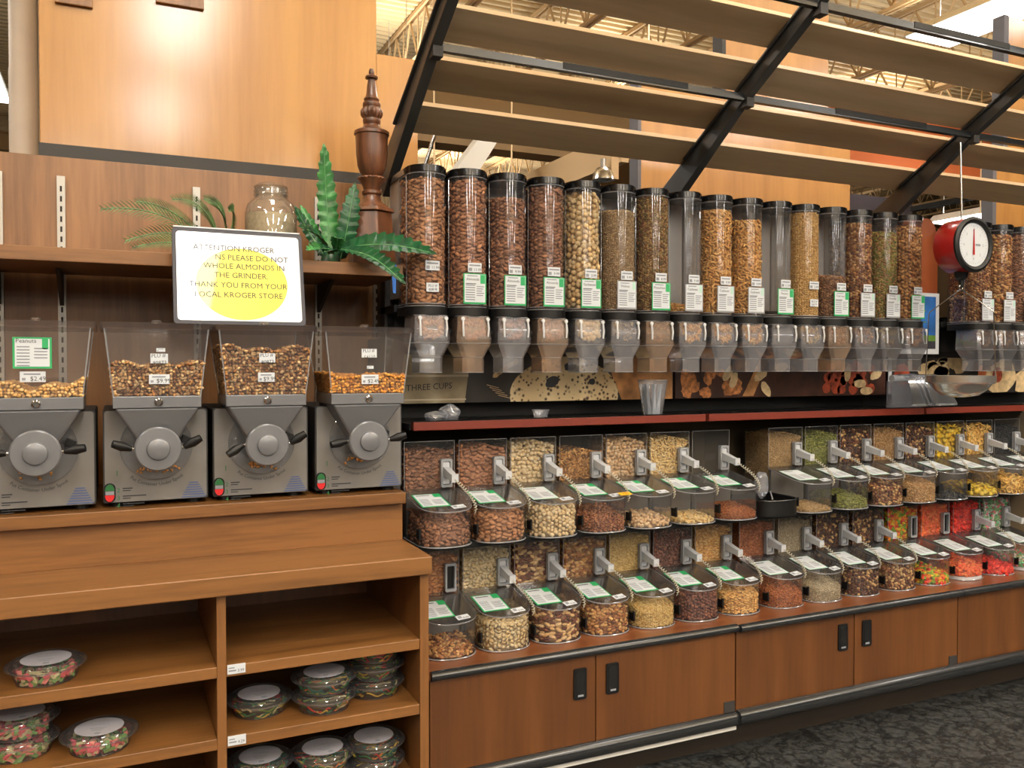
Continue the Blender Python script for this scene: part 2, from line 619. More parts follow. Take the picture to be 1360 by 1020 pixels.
# kind, size (l, w, t), palette, tilt
F = {
    'almond': ('almond', (.0245, .0155, .011), [(172, 122, 84), (184, 132, 92), (156, 108, 72)], .16),
    'almond_red': ('almond', (.0235, .015, .0105), [(162, 112, 80), (174, 122, 88), (146, 98, 68)], .16),
    'almond_dark': ('almond', (.0225, .0145, .010), [(142, 98, 72), (154, 108, 80), (126, 86, 62)], .16),
    'filbert': ('ball', (.0235, .0215, .019), [(222, 190, 138), (230, 202, 154), (212, 176, 122)], .4),
    'macadamia': ('ball', (.0175, .016, .0155), [(222, 196, 152), (230, 208, 168), (212, 184, 136)], .4),
    'tan_seed': ('chunk', (.0105, .007, .006), [(168, 138, 98), (150, 120, 84), (184, 156, 116)], .7),
    'pistachio_mix': ('chunk', (.013, .009, .008), [(150, 118, 66), (120, 96, 50), (176, 140, 84), (132, 84, 46)], .8),
    'cashew': ('cashew', (.022, .011, .010), [(208, 156, 88), (216, 168, 102), (196, 142, 76)], .6),
    'cashew_pale': ('cashew', (.020, .011, .010), [(224, 192, 132), (230, 202, 148), (214, 178, 116)], .6),
    'grain': ('almond', (.012, .0065, .006), [(206, 164, 98), (216, 178, 114), (192, 148, 84)], .6),
    'walnut': ('chunk', (.020, .016, .014), [(182, 130, 76), (164, 112, 62), (198, 150, 96)], .9),
    'granola': ('chunk', (.016, .012, .010), [(166, 116, 66), (138, 86, 50), (190, 148, 98), (110, 66, 42)], .9),
    'pepita_mix': ('chunk', (.014, .010, .008), [(142, 132, 62), (120, 118, 54), (168, 142, 80), (150, 104, 56)], .9),
    'brown_bits': ('chunk', (.015, .011, .009), [(140, 98, 66), (122, 80, 54), (160, 118, 82)], .9),
    'pecan': ('stick', (.020, .006, .006), [(164, 118, 66), (140, 96, 52), (186, 142, 88)], .5),
    'pistachio': ('ball', (.019, .0145, .013), [(206, 172, 132), (216, 186, 148), (194, 158, 116)], .4),
    'red_chunk': ('chunk', (.014, .010, .009), [(150, 96, 62), (166, 112, 76), (132, 78, 50)], .9),
    'red_seed': ('seed', (.009, .0055, .005), [(160, 92, 44), (142, 76, 36), (176, 108, 56)], .7),
    'tan_fine': ('seed', (.009, .006, .005), [(176, 144, 96), (160, 128, 84), (190, 160, 112)], .8),
    'green_fine': ('almond', (.013, .008, .005), [(118, 120, 52), (98, 102, 40), (138, 138, 70)], .6),
    'trail_dark': ('chunk', (.017, .013, .011), [(84, 48, 30), (110, 64, 40), (70, 40, 28), (206, 164, 106)], .9),
    'trail_light': ('chunk', (.017, .013, .011), [(170, 122, 76), (128, 78, 48), (206, 168, 112), (96, 56, 36)], .9),
    'oat': ('flake', (.010, .008, .003), [(196, 152, 98), (180, 134, 82), (208, 170, 118)], .6),
    'yellow': ('flake', (.030, .028, .012), [(236, 196, 44), (226, 178, 32), (240, 208, 76)], .6),
    'apple_ring': ('ring', (.030, .030, .008), [(222, 178, 92), (212, 164, 80), (230, 192, 112)], .6),
    'black_bits': ('chunk', (.012, .010, .008), [(34, 34, 34), (44, 44, 42), (26, 28, 28)], .9),
    'dark_choc': ('ball', (.012, .012, .012), [(66, 42, 36), (52, 34, 30), (80, 52, 44)], .4),
    'almond_toast': ('almond', (.021, .0135, .0095), [(176, 114, 60), (164, 102, 52), (188, 126, 72)], .2),
    'blanched': ('flake', (.022, .014, .004), [(226, 200, 152), (234, 212, 168), (216, 186, 134)], .6),
    'brazil_mix': ('almond', (.026, .014, .011), [(112, 66, 44), (212, 176, 128), (206, 166, 112), (98, 56, 38)], .25),
    'mixed_nuts': ('almond', (.019, .013, .011), [(190, 140, 82), (166, 110, 62), (208, 164, 106), (128, 80, 46)], .7),
    'sunflower': ('almond', (.010, .0065, .005), [(208, 176, 108), (220, 190, 124), (190, 154, 88)], .6),
    'hazel': ('ball', (.0145, .0135, .013), [(112, 68, 52), (126, 78, 60), (98, 58, 46)], .16),
    'peanut': ('almond', (.016, .0105, .0095), [(212, 164, 96), (222, 178, 112), (198, 146, 80)], .5),
    'wheat': ('almond', (.012, .0065, .006), [(158, 90, 46), (140, 76, 38), (174, 104, 58)], .6),
    'sesame': ('seed', (.009, .0065, .005), [(180, 164, 134), (166, 150, 120), (192, 178, 150)], .8),
    'gum_multi': ('stick', (.020, .012, .011), [(206, 60, 40), (226, 130, 40), (120, 150, 40), (224, 190, 50)], .9),
    'gum_orange': ('stick', (.020, .013, .011), [(232, 110, 64), (240, 132, 76), (222, 92, 58)], .9),
    'gum_red': ('stick', (.022, .014, .011), [(204, 50, 38), (190, 40, 32), (216, 66, 48)], .9),
    'gum_pink': ('stick', (.022, .008, .008), [(232, 128, 138), (120, 186, 138), (230, 222, 214), (140, 176, 120)], .9),
    'chopped_nuts': ('chunk', (.014, .011, .008), [(196, 156, 104), (164, 118, 72), (214, 180, 132), (128, 86, 52)], .9),
    'honey_peanut': ('ball', (.013, .0105, .010), [(204, 142, 66), (214, 156, 80), (190, 126, 54)], .5),
    'plain_peanut': ('ball', (.013, .0105, .010), [(212, 168, 108), (222, 182, 124), (198, 152, 92)], .5),
}


def scatter(P, N, spec, scale=1.0, align=None):
    """pieces of one food laid on points P with outward normals N -> verts, faces, colours"""
    kind, size, pal, tilt = spec
    V0, F0 = PIECES[kind]
    n = len(P)
    if n == 0:
        return np.zeros((0, 3)), np.zeros((0, 3), int), np.zeros((0, 4))
    N = N + rng.normal(0, tilt * 0.45, N.shape)
    N /= np.linalg.norm(N, axis=1, keepdims=True) + 1e-9
    r = rng.normal(0, 1, (n, 3))
    if align is not None:                  # long axis near the horizontal of the wall, with some spread
        r = np.tile(np.array((0., 0., 1.)), (n, 1)) + rng.normal(0, align, (n, 3))
    T = np.cross(N, r)
    T /= np.linalg.norm(T, axis=1, keepdims=True) + 1e-9
    B = np.cross(N, T)
    s = np.array(size)[None, :] * rng.uniform(0.86, 1.16, (n, 1)) * scale
    V = (P[:, None, :] + V0[None, :, 0, None] * (T * s[:, :1])[:, None, :]
         + V0[None, :, 1, None] * (B * s[:, 1:2])[:, None, :]
         + V0[None, :, 2, None] * (N * s[:, 2:3])[:, None, :])
    k = len(V0)
    Fa = (F0[None] + (np.arange(n) * k)[:, None, None]).reshape(-1, 3)
    pal = np.array([lin(c)[:3] for c in pal])
    c = pal[rng.integers(0, len(pal), n)] * rng.uniform(0.95, 1.35, (n, 1))
    c *= np.minimum(1.0, .82 / c.max(1, keepdims=True))
    C = np.concatenate([np.repeat(c, k, 0), np.ones((n * k, 1))], 1)
    return V.reshape(-1, 3), Fa, C


def food_mesh(name, parts, smooth=True):
    V, Fs, C, o = [], [], [], 0
    for v, f, c in parts:
        if len(v) == 0:
            continue
        V.append(v)
        Fs.append(f + o)
        C.append(c)
        o += len(v)
    V, Fs, C = np.concatenate(V), np.concatenate(Fs), np.concatenate(C)
    me = bpy.data.meshes.new(name)
    me.vertices.add(len(V))
    me.vertices.foreach_set('co', V.astype(np.float32).ravel())
    me.loops.add(len(Fs) * 3)
    me.loops.foreach_set('vertex_index', Fs.astype(np.int32).ravel())
    me.polygons.add(len(Fs))
    me.polygons.foreach_set('loop_start', np.arange(0, len(Fs) * 3, 3, dtype=np.int32))
    me.polygons.foreach_set('use_smooth', np.full(len(Fs), smooth))
    at = me.attributes.new('col', 'FLOAT_COLOR', 'POINT')
    at.data.foreach_set('color', C.astype(np.float32).ravel())
    me.materials.append(M['food'])
    me.update(calc_edges=True)
    me.validate()
    return me


def core_of(mb, spec):
    """solid filling under the visible layer, in the food's mean colour"""
    V = np.array(mb.v, float)
    tris = []
    for f in mb.f:
        for i in range(1, len(f) - 1):
            tris.append((f[0], f[i], f[i + 1]))
    c = np.mean([lin(p)[:3] for p in spec[2]], axis=0)
    C = np.tile(np.array([c[0], c[1], c[2], 1.0]), (len(V), 1))
    return V, np.array(tris), C


def dshape(w, y0, yc, yb, inset=0.0, n=18, p=2.0):
    """plan outline with a rounded front (toward -y) and straight sides"""
    w, y0, yb = w - inset, y0 + inset, yb - inset
    pts = [(w, yb)]
    for i in range(n + 1):
        a = math.pi * i / n
        cx, sx = math.cos(a), math.sin(a)
        x = w * math.copysign(abs(cx) ** (2 / p), cx)
        y = yc - (yc - y0) * abs(sx) ** (2 / p)
        pts.append((x, y))
    pts.append((-w, yb))
    pts.reverse()
    return pts


def path_samples(pts, step):
    out = []
    for (a, b) in zip(pts[:-1], pts[1:]):
        a, b = np.array(a), np.array(b)
        d = b - a
        L = np.linalg.norm(d)
        if L < 1e-6:
            continue
        nrm = np.array((d[1], -d[0])) / L
        out.append((a, b, L, nrm))
    tot = sum(o[2] for o in out)
    k = max(2, int(tot / step))
    res, s = [], 0.0
    idx, acc = 0, 0.0
    for i in range(k):
        s = (i + 0.5) / k * tot
        while idx < len(out) - 1 and s > acc + out[idx][2]:
            acc += out[idx][2]
            idx += 1
        a, b, L, nrm = out[idx]
        q = a + (b - a) * (s - acc) / L
        res.append((q[0], q[1], nrm[0], nrm[1]))
    return np.array(res)


def fill(key, D, z0, level, slope=0.0, mound=0.0, p=2.0, bottom=None):
    """pieces against the wall of a D-shaped container plus its top surface"""
    spec = F[key]
    w, y0, yc, yb = D
    l, wd, t = spec[1]
    step = (l + wd) * 0.5 * (.84 if spec[0] in ('ball', 'chunk') else .78)
    su, sz = (step, step) if spec[0] != 'almond' else (l * .80, wd * .86)
    inn = t * 0.55 + 0.0015
    pts = dshape(w, y0, yc, yb, inn, p=p)
    ztop = lambda x, y: level + slope * (y - y0) + mound * (1 - (x / w) ** 2)
    S = path_samples(pts, su)
    P, N = [], []
    for row, (x, y, nx, ny) in enumerate(S):
        zt = float(ztop(x, y))
        k = max(1, int((zt - z0) / sz) + 1)
        zs = z0 + sz * 0.4 + (np.arange(k) + (0.5 if row % 2 else 0.0)) * sz
        for z in zs:
            if z < zt:
                P.append((x, y, z))
                N.append((nx, ny, 0))
    P = np.array(P).reshape(-1, 3)
    N = np.array(N).reshape(-1, 3)
    if len(P):
        P = P + rng.uniform(-1, 1, P.shape) * np.array((su * .2, t * .3, sz * .22))
    xs = np.arange(-w + inn, w - inn + 1e-6, step)
    ys = np.arange(y0 + inn, yb - inn, step)
    Q = []
    for i, x in enumerate(xs):
        yf = yc - (yc - y0 - inn) * (max(0, 1 - abs(x / (w - inn)) ** p)) ** (1 / p)
        for y in ys:
            if y > yf + inn * .5:
                Q.append((x + rng.uniform(-.3, .3) * step, y + rng.uniform(-.3, .3) * step, float(ztop(x, y)) + rng.uniform(-.4, .4) * t))
    Q = np.array(Q).reshape(-1, 3)
    if len(Q):
        Q[:, 0] = np.clip(Q[:, 0], -w + inn, w - inn)
        Q[:, 1] = np.clip(Q[:, 1], y0 + inn, yb - inn)
    NQ = np.tile(np.array((0.0, -slope, 1.0)), (len(Q), 1))
    cm = MB()
    core = dshape(w, y0, yc, yb, t * 1.0 + 0.002, n=12, p=p)
    cm.prism(core, z0, lambda x, y: max(z0 + 0.001, float(ztop(x, y)) - t * 0.5))
    parts = [scatter(P, N, spec, 1.0, .38 if spec[0] == 'almond' else None), scatter(Q, NQ, spec), core_of(cm, spec)]
    return parts


# ------------------------------------------------------------------ lamps
def ceiling_lamp(x, y, z, lx, ly, label, power=None, group='ceiling light fixtures'):
    t = thing('ceiling_light', label, 'light', (x, y, z), group)
    b = MB()
    b.hexa([(x - lx / 2 - .02, y - ly / 2 - .02, z), (x + lx / 2 + .02, y - ly / 2 - .02, z), (x + lx / 2 + .02, y + ly / 2 + .02, z), (x - lx / 2 - .02, y + ly / 2 + .02, z)],
           [(x - lx / 2 + .06, y - ly / 2 + .02, z + .09), (x + lx / 2 - .06, y - ly / 2 + .02, z + .09), (x + lx / 2 - .06, y + ly / 2 - .02, z + .09), (x - lx / 2 + .06, y + ly / 2 - .02, z + .09)])
    b.build('housing', 'lamp_frame', t)
    MB().box(x - lx / 2, x + lx / 2, y - ly / 2, y + ly / 2, z - .012, z).build('diffuser', 'lamp', t)
    w = MB()
    for sy in (-1, 1):
        w.tube([(x, y + sy * ly * .4, z + .09), (x, y + sy * ly * .4, min(z + 1.2, 5.9))], .004, 4)
    w.build('hanger_wire', 'standard', t)
    if power:
        ld = bpy.data.lights.new('fixture_light', 'AREA')
        ld.shape = 'RECTANGLE'
        ld.size, ld.size_y = lx * .96, ly * .96
        ld.energy = power
        ld.color = (1.0, 0.965, 0.91)
        lo = bpy.data.objects.new('fixture_light', ld)
        COL.objects.link(lo)
        lo.parent = t
        lo.location = (0, 0, -.02)
        ud = bpy.data.lights.new('added_ceiling_fill', 'AREA')  # extra upward light, added because the ceiling came out dark
        ud.shape = 'RECTANGLE'
        ud.size, ud.size_y = lx * .5, ly * .9
        ud.energy = power * UPLIGHT
        ud.color = (1.0, 0.965, 0.91)
        uo = bpy.data.objects.new('added_ceiling_fill', ud)
        COL.objects.link(uo)
        uo.parent = t
        uo.location = (0, 0, .12)
        uo.rotation_euler = (math.pi, 0, 0)
    return t


ceiling_lamp(7.52, 5.5, 4.8, .62, 1.4, 'bright white ceiling light at the top right above the canopy', LAMP_POWER)
rows = [(0.55, -2.0), (4.2, -2.0), (7.8, -2.0), (-3.2, -2.0), (0.55, -5.6), (4.2, -5.6), (7.8, -5.6), (-3.2, -5.6), (0.55, 1.6), (4.2, 1.6), (7.8, 1.6), (-3.2, 1.6), (0.4, 6.4), (3.9, 5.6), (11.2, 5.5), (-3.2, 6.4)]
names = ['behind the viewer over the aisle', 'behind the viewer to the right', 'far behind the viewer to the right', 'behind the viewer to the left',
         'in the second row behind the viewer', 'in the second row behind, right', 'in the second row behind, far right', 'in the second row behind, left',
         'overhead in the aisle', 'overhead beside the scale end', 'overhead in the far aisle', 'overhead at the left', 'behind the tall maple panel', 'above the nut wall', 'far right of the nut wall', 'behind the column']
for (x, y), nm in zip(rows, names):
    ceiling_lamp(x, y, 4.8, .62, 2.4 if y < 0 else 1.4, 'long white ceiling light fixture ' + nm, LAMP_POWER * (1.9 if y < 0 else .55 if y < 3 else 1.0))
for ry, rn in ((-10, 'third'), (-15, 'fourth'), (-21, 'fifth')):
    for x, xn in ((-4.5, 'left'), (-.6, 'near left'), (3.2, 'near right'), (8.5, 'right')):
        ceiling_lamp(x, ry, 4.8, .62, 2.4, 'ceiling light in the %s row behind the viewer, %s' % (rn, xn), LAMP_POWER * 1.9)
for (x, y, nm) in ((3.2, 10.3, 'behind the grey bulkhead'), (6.2, 10.3, 'behind the grey bulkhead, right end')):  # added to brighten the deck, kept out of view by the bulkhead
    ceiling_lamp(x, y, 4.85, .62, .9, 'light added to brighten the ceiling, hidden ' + nm, LAMP_POWER * .35)
ceiling_lamp(10.8, 10.2, 4.85, .62, .9, 'light added to brighten the ceiling, hidden behind the orange bulkhead', LAMP_POWER * .6)  # added for the dark ceiling at right, out of view
for (x, y, nm) in ((2, 17, 'far beyond the dispensers at left'), (6.5, 17, 'far beyond the dispensers'), (10.5, 17, 'far beyond the notched panel'), (15, 18, 'far away at the right'), (4, 23, 'at the far end of the store'), (10, 23, 'at the far end of the store, right')):  # added to light the far ceiling, placed out of sight
    ceiling_lamp(x, y, 4.6, .62, 1.4, 'unseen light added for the far ceiling, ' + nm, LAMP_POWER * 1.3)
ceiling_lamp(9.9, 7.5, 3.4, .3, 1.0, 'glowing strip light hanging behind the red dial scale', 20)
ceiling_lamp(-1.15, 9.0, 4.05, .5, 1.2, 'bright light seen left of the cream column', 40)
# ------------------------------------------------------------------ room shell
struct(MB().box(-9, 30, -30, 28, -.05, 0).build('floor', 'floor'))
b = MB()
ny = 200
vs, fs = [], []
for i in range(ny):
    y = 2.0 + i * 0.14
    for dy, dz in ((0, 0), (.05, 0), (.07, .05), (.12, .05)):
        for x in (-9, 30):
            vs.append((x, y + dy, 6.0 + dz))
for i in range(len(vs) // 2 - 1):
    fs.append((2 * i, 2 * i + 1, 2 * i + 3, 2 * i + 2))
b.add(vs, fs)
b.box(-9, 30, -30, 30, 6.06, 6.12)
ceil_ob = struct(b.build('ceiling', 'ceil'))
jb = MB()
for dx in (-.05, .02):
    jb.box(dx, dx + .03, 2, 27.5, 5.36, 5.40)
    jb.box(dx, dx + .03, 2, 27.5, 5.93, 5.98)
for i in range(42):
    y = 2 + i * .6
    jb.tube([(0, y, 5.39), (0, y + .3, 5.94)], .016, 4)
    jb.tube([(0, y + .3, 5.94), (0, y + .6, 5.39)], .016, 4)
    jb.tube([(0, y, 5.39), (0, y, 5.94)], .010, 4)
jm = jb.mesh('bar_joist', 'joist')
for k in range(20):
    o = link('bar_joist', jm, ceil_ob)
    o.location = (-3.5 + k * 1.4 - LOC[ceil_ob.name][0], -LOC[ceil_ob.name][1], -LOC[ceil_ob.name][2])
g = MB()
for y in (17.5,):
    g.box(-8, 29, y - .06, y + .06, 5.30, 5.33)
    g.box(-8, 29, y - .01, y + .01, 5.33, 5.62)
    g.box(-8, 29, y - .06, y + .06, 5.60, 5.63)
g.build('girder', 'joist', ceil_ob)
for (hx, hy) in ((2.32, 6.5), (3.0, 6.5), (4.35, 6.5), (9.4, 7.0)):
    MB().tube([(hx, hy, 2.6), (hx, hy, 5.4)], .007, 5).build('hanger_wire', 'bulk_cream', ceil_ob)
struct(MB().box(-9, 30, 27.6, 27.8, 0, 6).build('wall_far', 'far'))
struct(MB().box(29.8, 30, -30, 27.6, 0, 6).build('wall_right', 'far'))
struct(MB().box(-9.2, -9, -30, 27.6, 0, 6).build('wall_left', 'far'))
struct(MB().box(-9, 30, -30.2, -30, 0, 6).build('wall_back', 'far'))

# ------------------------------------------------------------------ background bulkheads and tall panels
t = thing('tall_wood_panel', 'tall glossy maple panel rising behind the grinder wall', 'panel', (.36, 3.32, 2.2))
MB().box(-.224, .94, 3.30, 3.36, 2.24, 4.3).build('main_board', 'maple', t, bevel=.003)
MB().box(.94, 1.11, 3.302, 3.36, 2.2, 2.728).build('side_board', 'maple', t, bevel=.003)
for (x0, x1, z0) in ((-.175, -.060, 2.726), (.140, .300, 2.782)):
    MB().box(x0, x1, 3.285, 3.30, z0, z0 + .09).build('inset_block', 'walnut_panel', t, bevel=.002)
MB().box(-.224, .94, 3.25, 3.34, 2.19, 2.243).build('black_strip', 'charcoal', t)
t = thing('notched_wood_panel', 'maple panel with a narrower top behind the right half of the canopy', 'panel', (2.8, 3.32, 1.6))
MB().box(2.162, 3.446, 3.302, 3.36, 1.6, 2.80).build('lower_board', 'maple', t, bevel=.003)
MB().box(2.635, 3.29, 3.30, 3.36, 2.80, 3.6).build('upper_board', 'maple', t, bevel=.003)
MB().box(2.145, 2.162, 3.29, 3.36, 1.6, 2.80).build('edge_strip', 'bulk_blue', t)
MB().box(2.612, 2.635, 3.29, 3.36, 2.80, 3.6).build('edge_strip', 'charcoal', t)
t = thing('far_wood_panel', 'maple panel at the far right edge beyond the dial scale', 'panel', (5.2, 3.32, 1.6))
MB().box(4.55, 6.0, 3.302, 3.36, 1.6, 2.70).build('lower_board', 'maple', t, bevel=.003)
MB().box(4.64, 6.0, 3.30, 3.36, 2.70, 3.5).build('upper_board', 'maple', t, bevel=.003)
MB().box(4.52, 4.55, 3.29, 3.36, 1.6, 2.70).build('edge_strip', 'bulk_blue', t)
MB().box(4.60, 4.64, 3.29, 3.36, 2.70, 3.5).build('edge_strip', 'bulk_blue', t)
t = thing('column', 'round cream painted store column at the far left', 'column', (-.34, 3.75, 0))
MB().lathe([(.052, 0), (.052, 2.62), (.050, 2.625), (.050, 5.98)], 32, (-.305, 3.75, 0)).build('shaft', 'column', t, smooth=40)
MB().box(-.252, -.232, 3.70, 3.78, 1.6, 5.98).build('wire_cover', 'column', t)
tag(MB().box(2.3, 7.2, 8.9, 9.2, 3.95, 4.62).build('hanging_bulkhead', 'bulk_grey'), 'drab grey bulkhead hanging from the ceiling beyond the canopy slats', 'bulkhead')
tag(MB().box(8.6, 12.6, 8.6, 8.9, 4.25, 4.95).build('hanging_bulkhead', 'bulk_orange'), 'orange bulkhead hanging beyond the notched maple panel', 'bulkhead')
tag(MB().box(9.2, 11.8, 10.0, 10.3, 3.3, 4.2).build('hanging_bulkhead', 'bulk_blue'), 'slate grey bulkhead low beneath the orange one', 'bulkhead')
t = thing('soffit', 'yellow wooden soffit running back beyond the dispensers', 'soffit', (4.4, 8, 2.9))
MB().box(3.44, 4.3, 5.4, 8.6, 3.02, 3.20).build('soffit_box', 'bulk_yellow', t)
MB().box(3.38, 3.44, 5.4, 8.6, 3.0, 3.24).build('cream_edge', 'bulk_cream', t)
t = thing('spot_lamp', 'silver dome spot lamp hanging by the yellow soffit', 'lamp', (3.36, 5.3, 2.80))
MB().box(3.22, 3.28, 5.28, 5.34, 2.84, 3.0).build('mount_plate', 'bulk_cream', t)
MB().tube([(3.17, 5.31, 2.98), (3.17, 5.31, 2.92)], .02, 8).build('stem', 'standard', t)
MB().lathe([(.01, .09), (.045, .085), (.07, .05), (.08, 0), (.07, 0), (.04, .03)], 20, (3.17, 5.31, 2.83)).build('shade', 'steel', t, smooth=50)
b = MB()
b.hexa([(2.40, 6.6, 2.92), (2.62, 6.6, 2.92), (2.62, 6.8, 2.92), (2.40, 6.8, 2.92)], [(2.92, 6.6, 3.62), (3.07, 6.6, 3.62), (3.07, 6.8, 3.62), (2.92, 6.8, 3.62)])
tag(b.build('sloping_beam', 'lamp_frame'), 'white sloping beam behind the canopy slats', 'beam')
tag(MB().box(9.05, 9.13, 6.9, 7.7, 3.44, 3.5).build('hanging_track', 'black'), 'thin black track hanging beyond the brown rounded board', 'track')

# ------------------------------------------------------------------ canopy over the nut wall
CS = 0.565                                   # slope of the canopy
ca = math.atan(CS)
cu, cn = (math.cos(ca), -math.sin(ca)), (math.sin(ca), math.cos(ca))     # along (back, down) and normal in y,z


def cz(y):
    return 2.24 + CS * (3.06 - y)


canopy = thing('canopy', 'slatted maple canopy on black sloping brackets above the dispensers', 'canopy', (2.2, 3.0, 2.2))


def sloped(b, x0, x1, ya, yb, n0, n1):
    q = []
    for n in (n0, n1):
        pts = []
        for (x, y) in ((x0, ya), (x1, ya), (x1, yb), (x0, yb)):
            pts.append((x, y + cn[0] * n, cz(y) + cn[1] * n))
        q.append(pts)
    return b.hexa(q[0], q[1])


for x in (.905, 2.12, 3.34, 4.56):
    b = MB()
    for (ya, yb, na, nb, hw) in ((1.70, 2.55, -.045, -.055, .018), (2.55, 3.10, -.055, -.115, .018)):
        q = []
        for xx in (x - hw, x + hw):
            q.append([(xx, ya + cn[0] * na, cz(ya) + cn[1] * na), (xx, yb + cn[0] * nb, cz(yb) + cn[1] * nb), (xx, yb, cz(yb)), (xx, ya, cz(ya))])
        b.hexa(q[0], q[1])
    sloped(b, x - .030, x + .030, 1.70, 2.88, -.010, .0)
    ob = b.build('bracket', 'black_metal', canopy, bevel=.003)
    for y, nm in ((2.53, 0), (2.17, 1)):
        c = MB().box(x - .012, x + .022, y - .02, y + .02, cz(y) - .085, cz(y) - .015)
        c.build('clamp', 'charcoal', ob, bevel=.002)
for yf in (2.80, 2.625, 2.45, 2.275):
    sloped(MB(), .905, 5.2, yf, yf + .114, .004, .024).build('slat', 'slat', canopy, bevel=.0015)
for y in (2.53, 2.17):
    b = MB().box(.905, 5.2, y - .011, y + .011, cz(y) - .062, cz(y) - .038)
    ob = b.build('cross_bar', 'bumper', canopy)
    for xs in (1.35, 2.55, 3.80):
        MB().box(xs, xs + .5, y - .013, y + .013, cz(y) - .056, cz(y) - .035).build('sleeve', 'black', ob)
MB().tube([(1.02, 3.0, 2.19), (1.07, 2.98, 2.36)], .007, 8).build('support_rod', 'steel', canopy, smooth=60)

# ------------------------------------------------------------------ left wall with shelf
t = thing('back_panel', 'brown wood grain wall panel behind the nut grinders', 'panel', (.1, 3.22, 1.1))
MB().box(-.9, .93, 3.20, 3.245, 1.08, 2.19).build('panel_board', 'walnut_panel', t, bevel=.002)


def standard(x, z0, z1):
    o = MB().box(x - .012, x + .012, 3.186, 3.20, z0, z1).build('slotted_standard', 'standard', t)
    b = MB()
    z = z0 + .03
    while z < z1 - .05:
        b.box(x - .003, x + .003, 3.1845, 3.1865, z, z + .018)
        z += .033
    b.build('slots', 'dark_slot', o)


for sx in (-.335, -.157, .262, .684, .905):
    standard(sx, 1.12, 2.125)
t = thing('wall_shelf', 'long honey oak shelf on the wall above the grinders', 'shelf', (.1, 2.97, 1.80))
MB().box(-.9, .872, 2.78, 3.182, 1.802, 1.838).build('board', 'oak', t)
MB().box(-.9, .874, 2.758, 2.78, 1.799, 1.839).build('front_edge', 'oak', t, bevel=.002)
for sx in (-.335, -.157, .262, .684):
    b = MB()
    b.add([(sx - .006, 3.18, 1.80), (sx + .006, 3.18, 1.80), (sx - .006, 2.95, 1.80), (sx + .006, 2.95, 1.80), (sx - .006, 3.18, 1.70), (sx + .006, 3.18, 1.70)],
          [(0, 1, 3, 2), (0, 4, 5, 1), (2, 3, 5, 4), (0, 2, 4), (1, 5, 3)])
    b.build('bracket', 'charcoal', t)
b = MB()
b.hexa([(.838, 2.7545, 1.745), (.848, 2.7545, 1.743), (.848, 2.757, 1.743), (.838, 2.757, 1.745)], [(.832, 2.7545, 1.842), (.85, 2.7545, 1.842), (.85, 2.757, 1.842), (.832, 2.757, 1.842)])
b.hexa([(.832, 2.7545, 1.8395), (.85, 2.7545, 1.8395), (.85, 2.80, 1.8395), (.832, 2.80, 1.8395)], [(.832, 2.7545, 1.8415), (.85, 2.7545, 1.8415), (.85, 2.80, 1.8415), (.832, 2.80, 1.8415)])
tag(b.build('tape_strip', 'tape'), 'strip of blue tape hanging off the right end of the wall shelf', 'tape')

# finial
fx, fy, fz = .808, 2.90, 1.840
t = thing('wooden_finial', 'dark turned wooden finial with an urn standing on the wall shelf', 'ornament', (fx, fy, fz))
oc = [(math.cos(math.pi / 6 + i * math.pi / 3), math.sin(math.pi / 6 + i * math.pi / 3)) for i in range(6)]
b = MB()
vs = [(fx + .088 * c, fy + .075 * s, fz) for c, s in oc] + [(fx + .070 * c, fy + .062 * s, fz + .19) for c, s in oc]
b.add(vs, [(i, (i + 1) % 6, 6 + (i + 1) % 6, 6 + i) for i in range(6)] + [tuple(range(6, 12)), tuple(reversed(range(6)))])
b.build('plinth', 'finial', t, bevel=.004)
b = MB()
vs = [(fx + .082 * c, fy + .074 * s, fz + .19) for c, s in oc] + [(fx + .076 * c, fy + .07 * s, fz + .204) for c, s in oc]
b.add(vs, [(i, (i + 1) % 6, 6 + (i + 1) % 6, 6 + i) for i in range(6)] + [tuple(range(6, 12)), tuple(reversed(range(6)))])
b.build('plinth_cap', 'finial', t, bevel=.003)
c0 = (fx, fy, fz)
MB().lathe([(.062, .204), (.056, .212), (.034, .228), (.028, .248), (.034, .254), (.034, .262), (.028, .266), (.034, .285), (.048, .302)], 28, c0).build('stem', 'finial', t, smooth=40)


def fluted(b, r, z0, z1, n, amp):
    seg = n * 6
    vs, fs = [], []
    rows = 9
    for i in range(rows):
        q = i / (rows - 1)
        for k in range(seg):
            a = 2 * math.pi * k / seg
            rr = r * (0.72 + 0.28 * math.sin(math.pi * q)) * (1 - amp * abs(math.sin(a * n / 2)) ** 3 * math.sin(math.pi * q))
            vs.append((fx + rr * math.cos(a), fy + rr * math.sin(a), fz + z0 + (z1 - z0) * q))
    for i in range(rows - 1):
        for k in range(seg):
            p, q2 = i * seg + k, i * seg + (k + 1) % seg
            fs.append((p, q2, q2 + seg, p + seg))
    b.add(vs, fs)
    return b


fluted(MB(), .050, .298, .314, 16, .12).build('fluted_ring', 'finial', t, smooth=50)
MB().lathe([(.026, .310), (.040, .325), (.049, .35), (.054, .39), (.055, .435), (.056, .452), (.060, .456), (.060, .466), (.054, .470)], 32, c0).build('urn', 'finial', t, smooth=40)
MB().lathe([(.054, .470), (.034, .478), (.027, .49), (.029, .497), (.031, .505), (.028, .513), (.024, .518)], 28, c0).build('urn_lid', 'finial', t, smooth=40)
fluted(MB(), .040, .512, .550, 12, .25).build('fluted_bulb', 'finial', t, smooth=50)
MB().lathe([(.026, .545), (.031, .555), (.030, .565), (.024, .570), (.027, .578), (.022, .586), (.020, .588), (.013, .640), (.012, .645), (.021, .649), (.022, .655), (.016, .660), (.009, .664), (.010, .672), (.007, .682)], 24, c0).build('spire', 'finial', t, smooth=40)

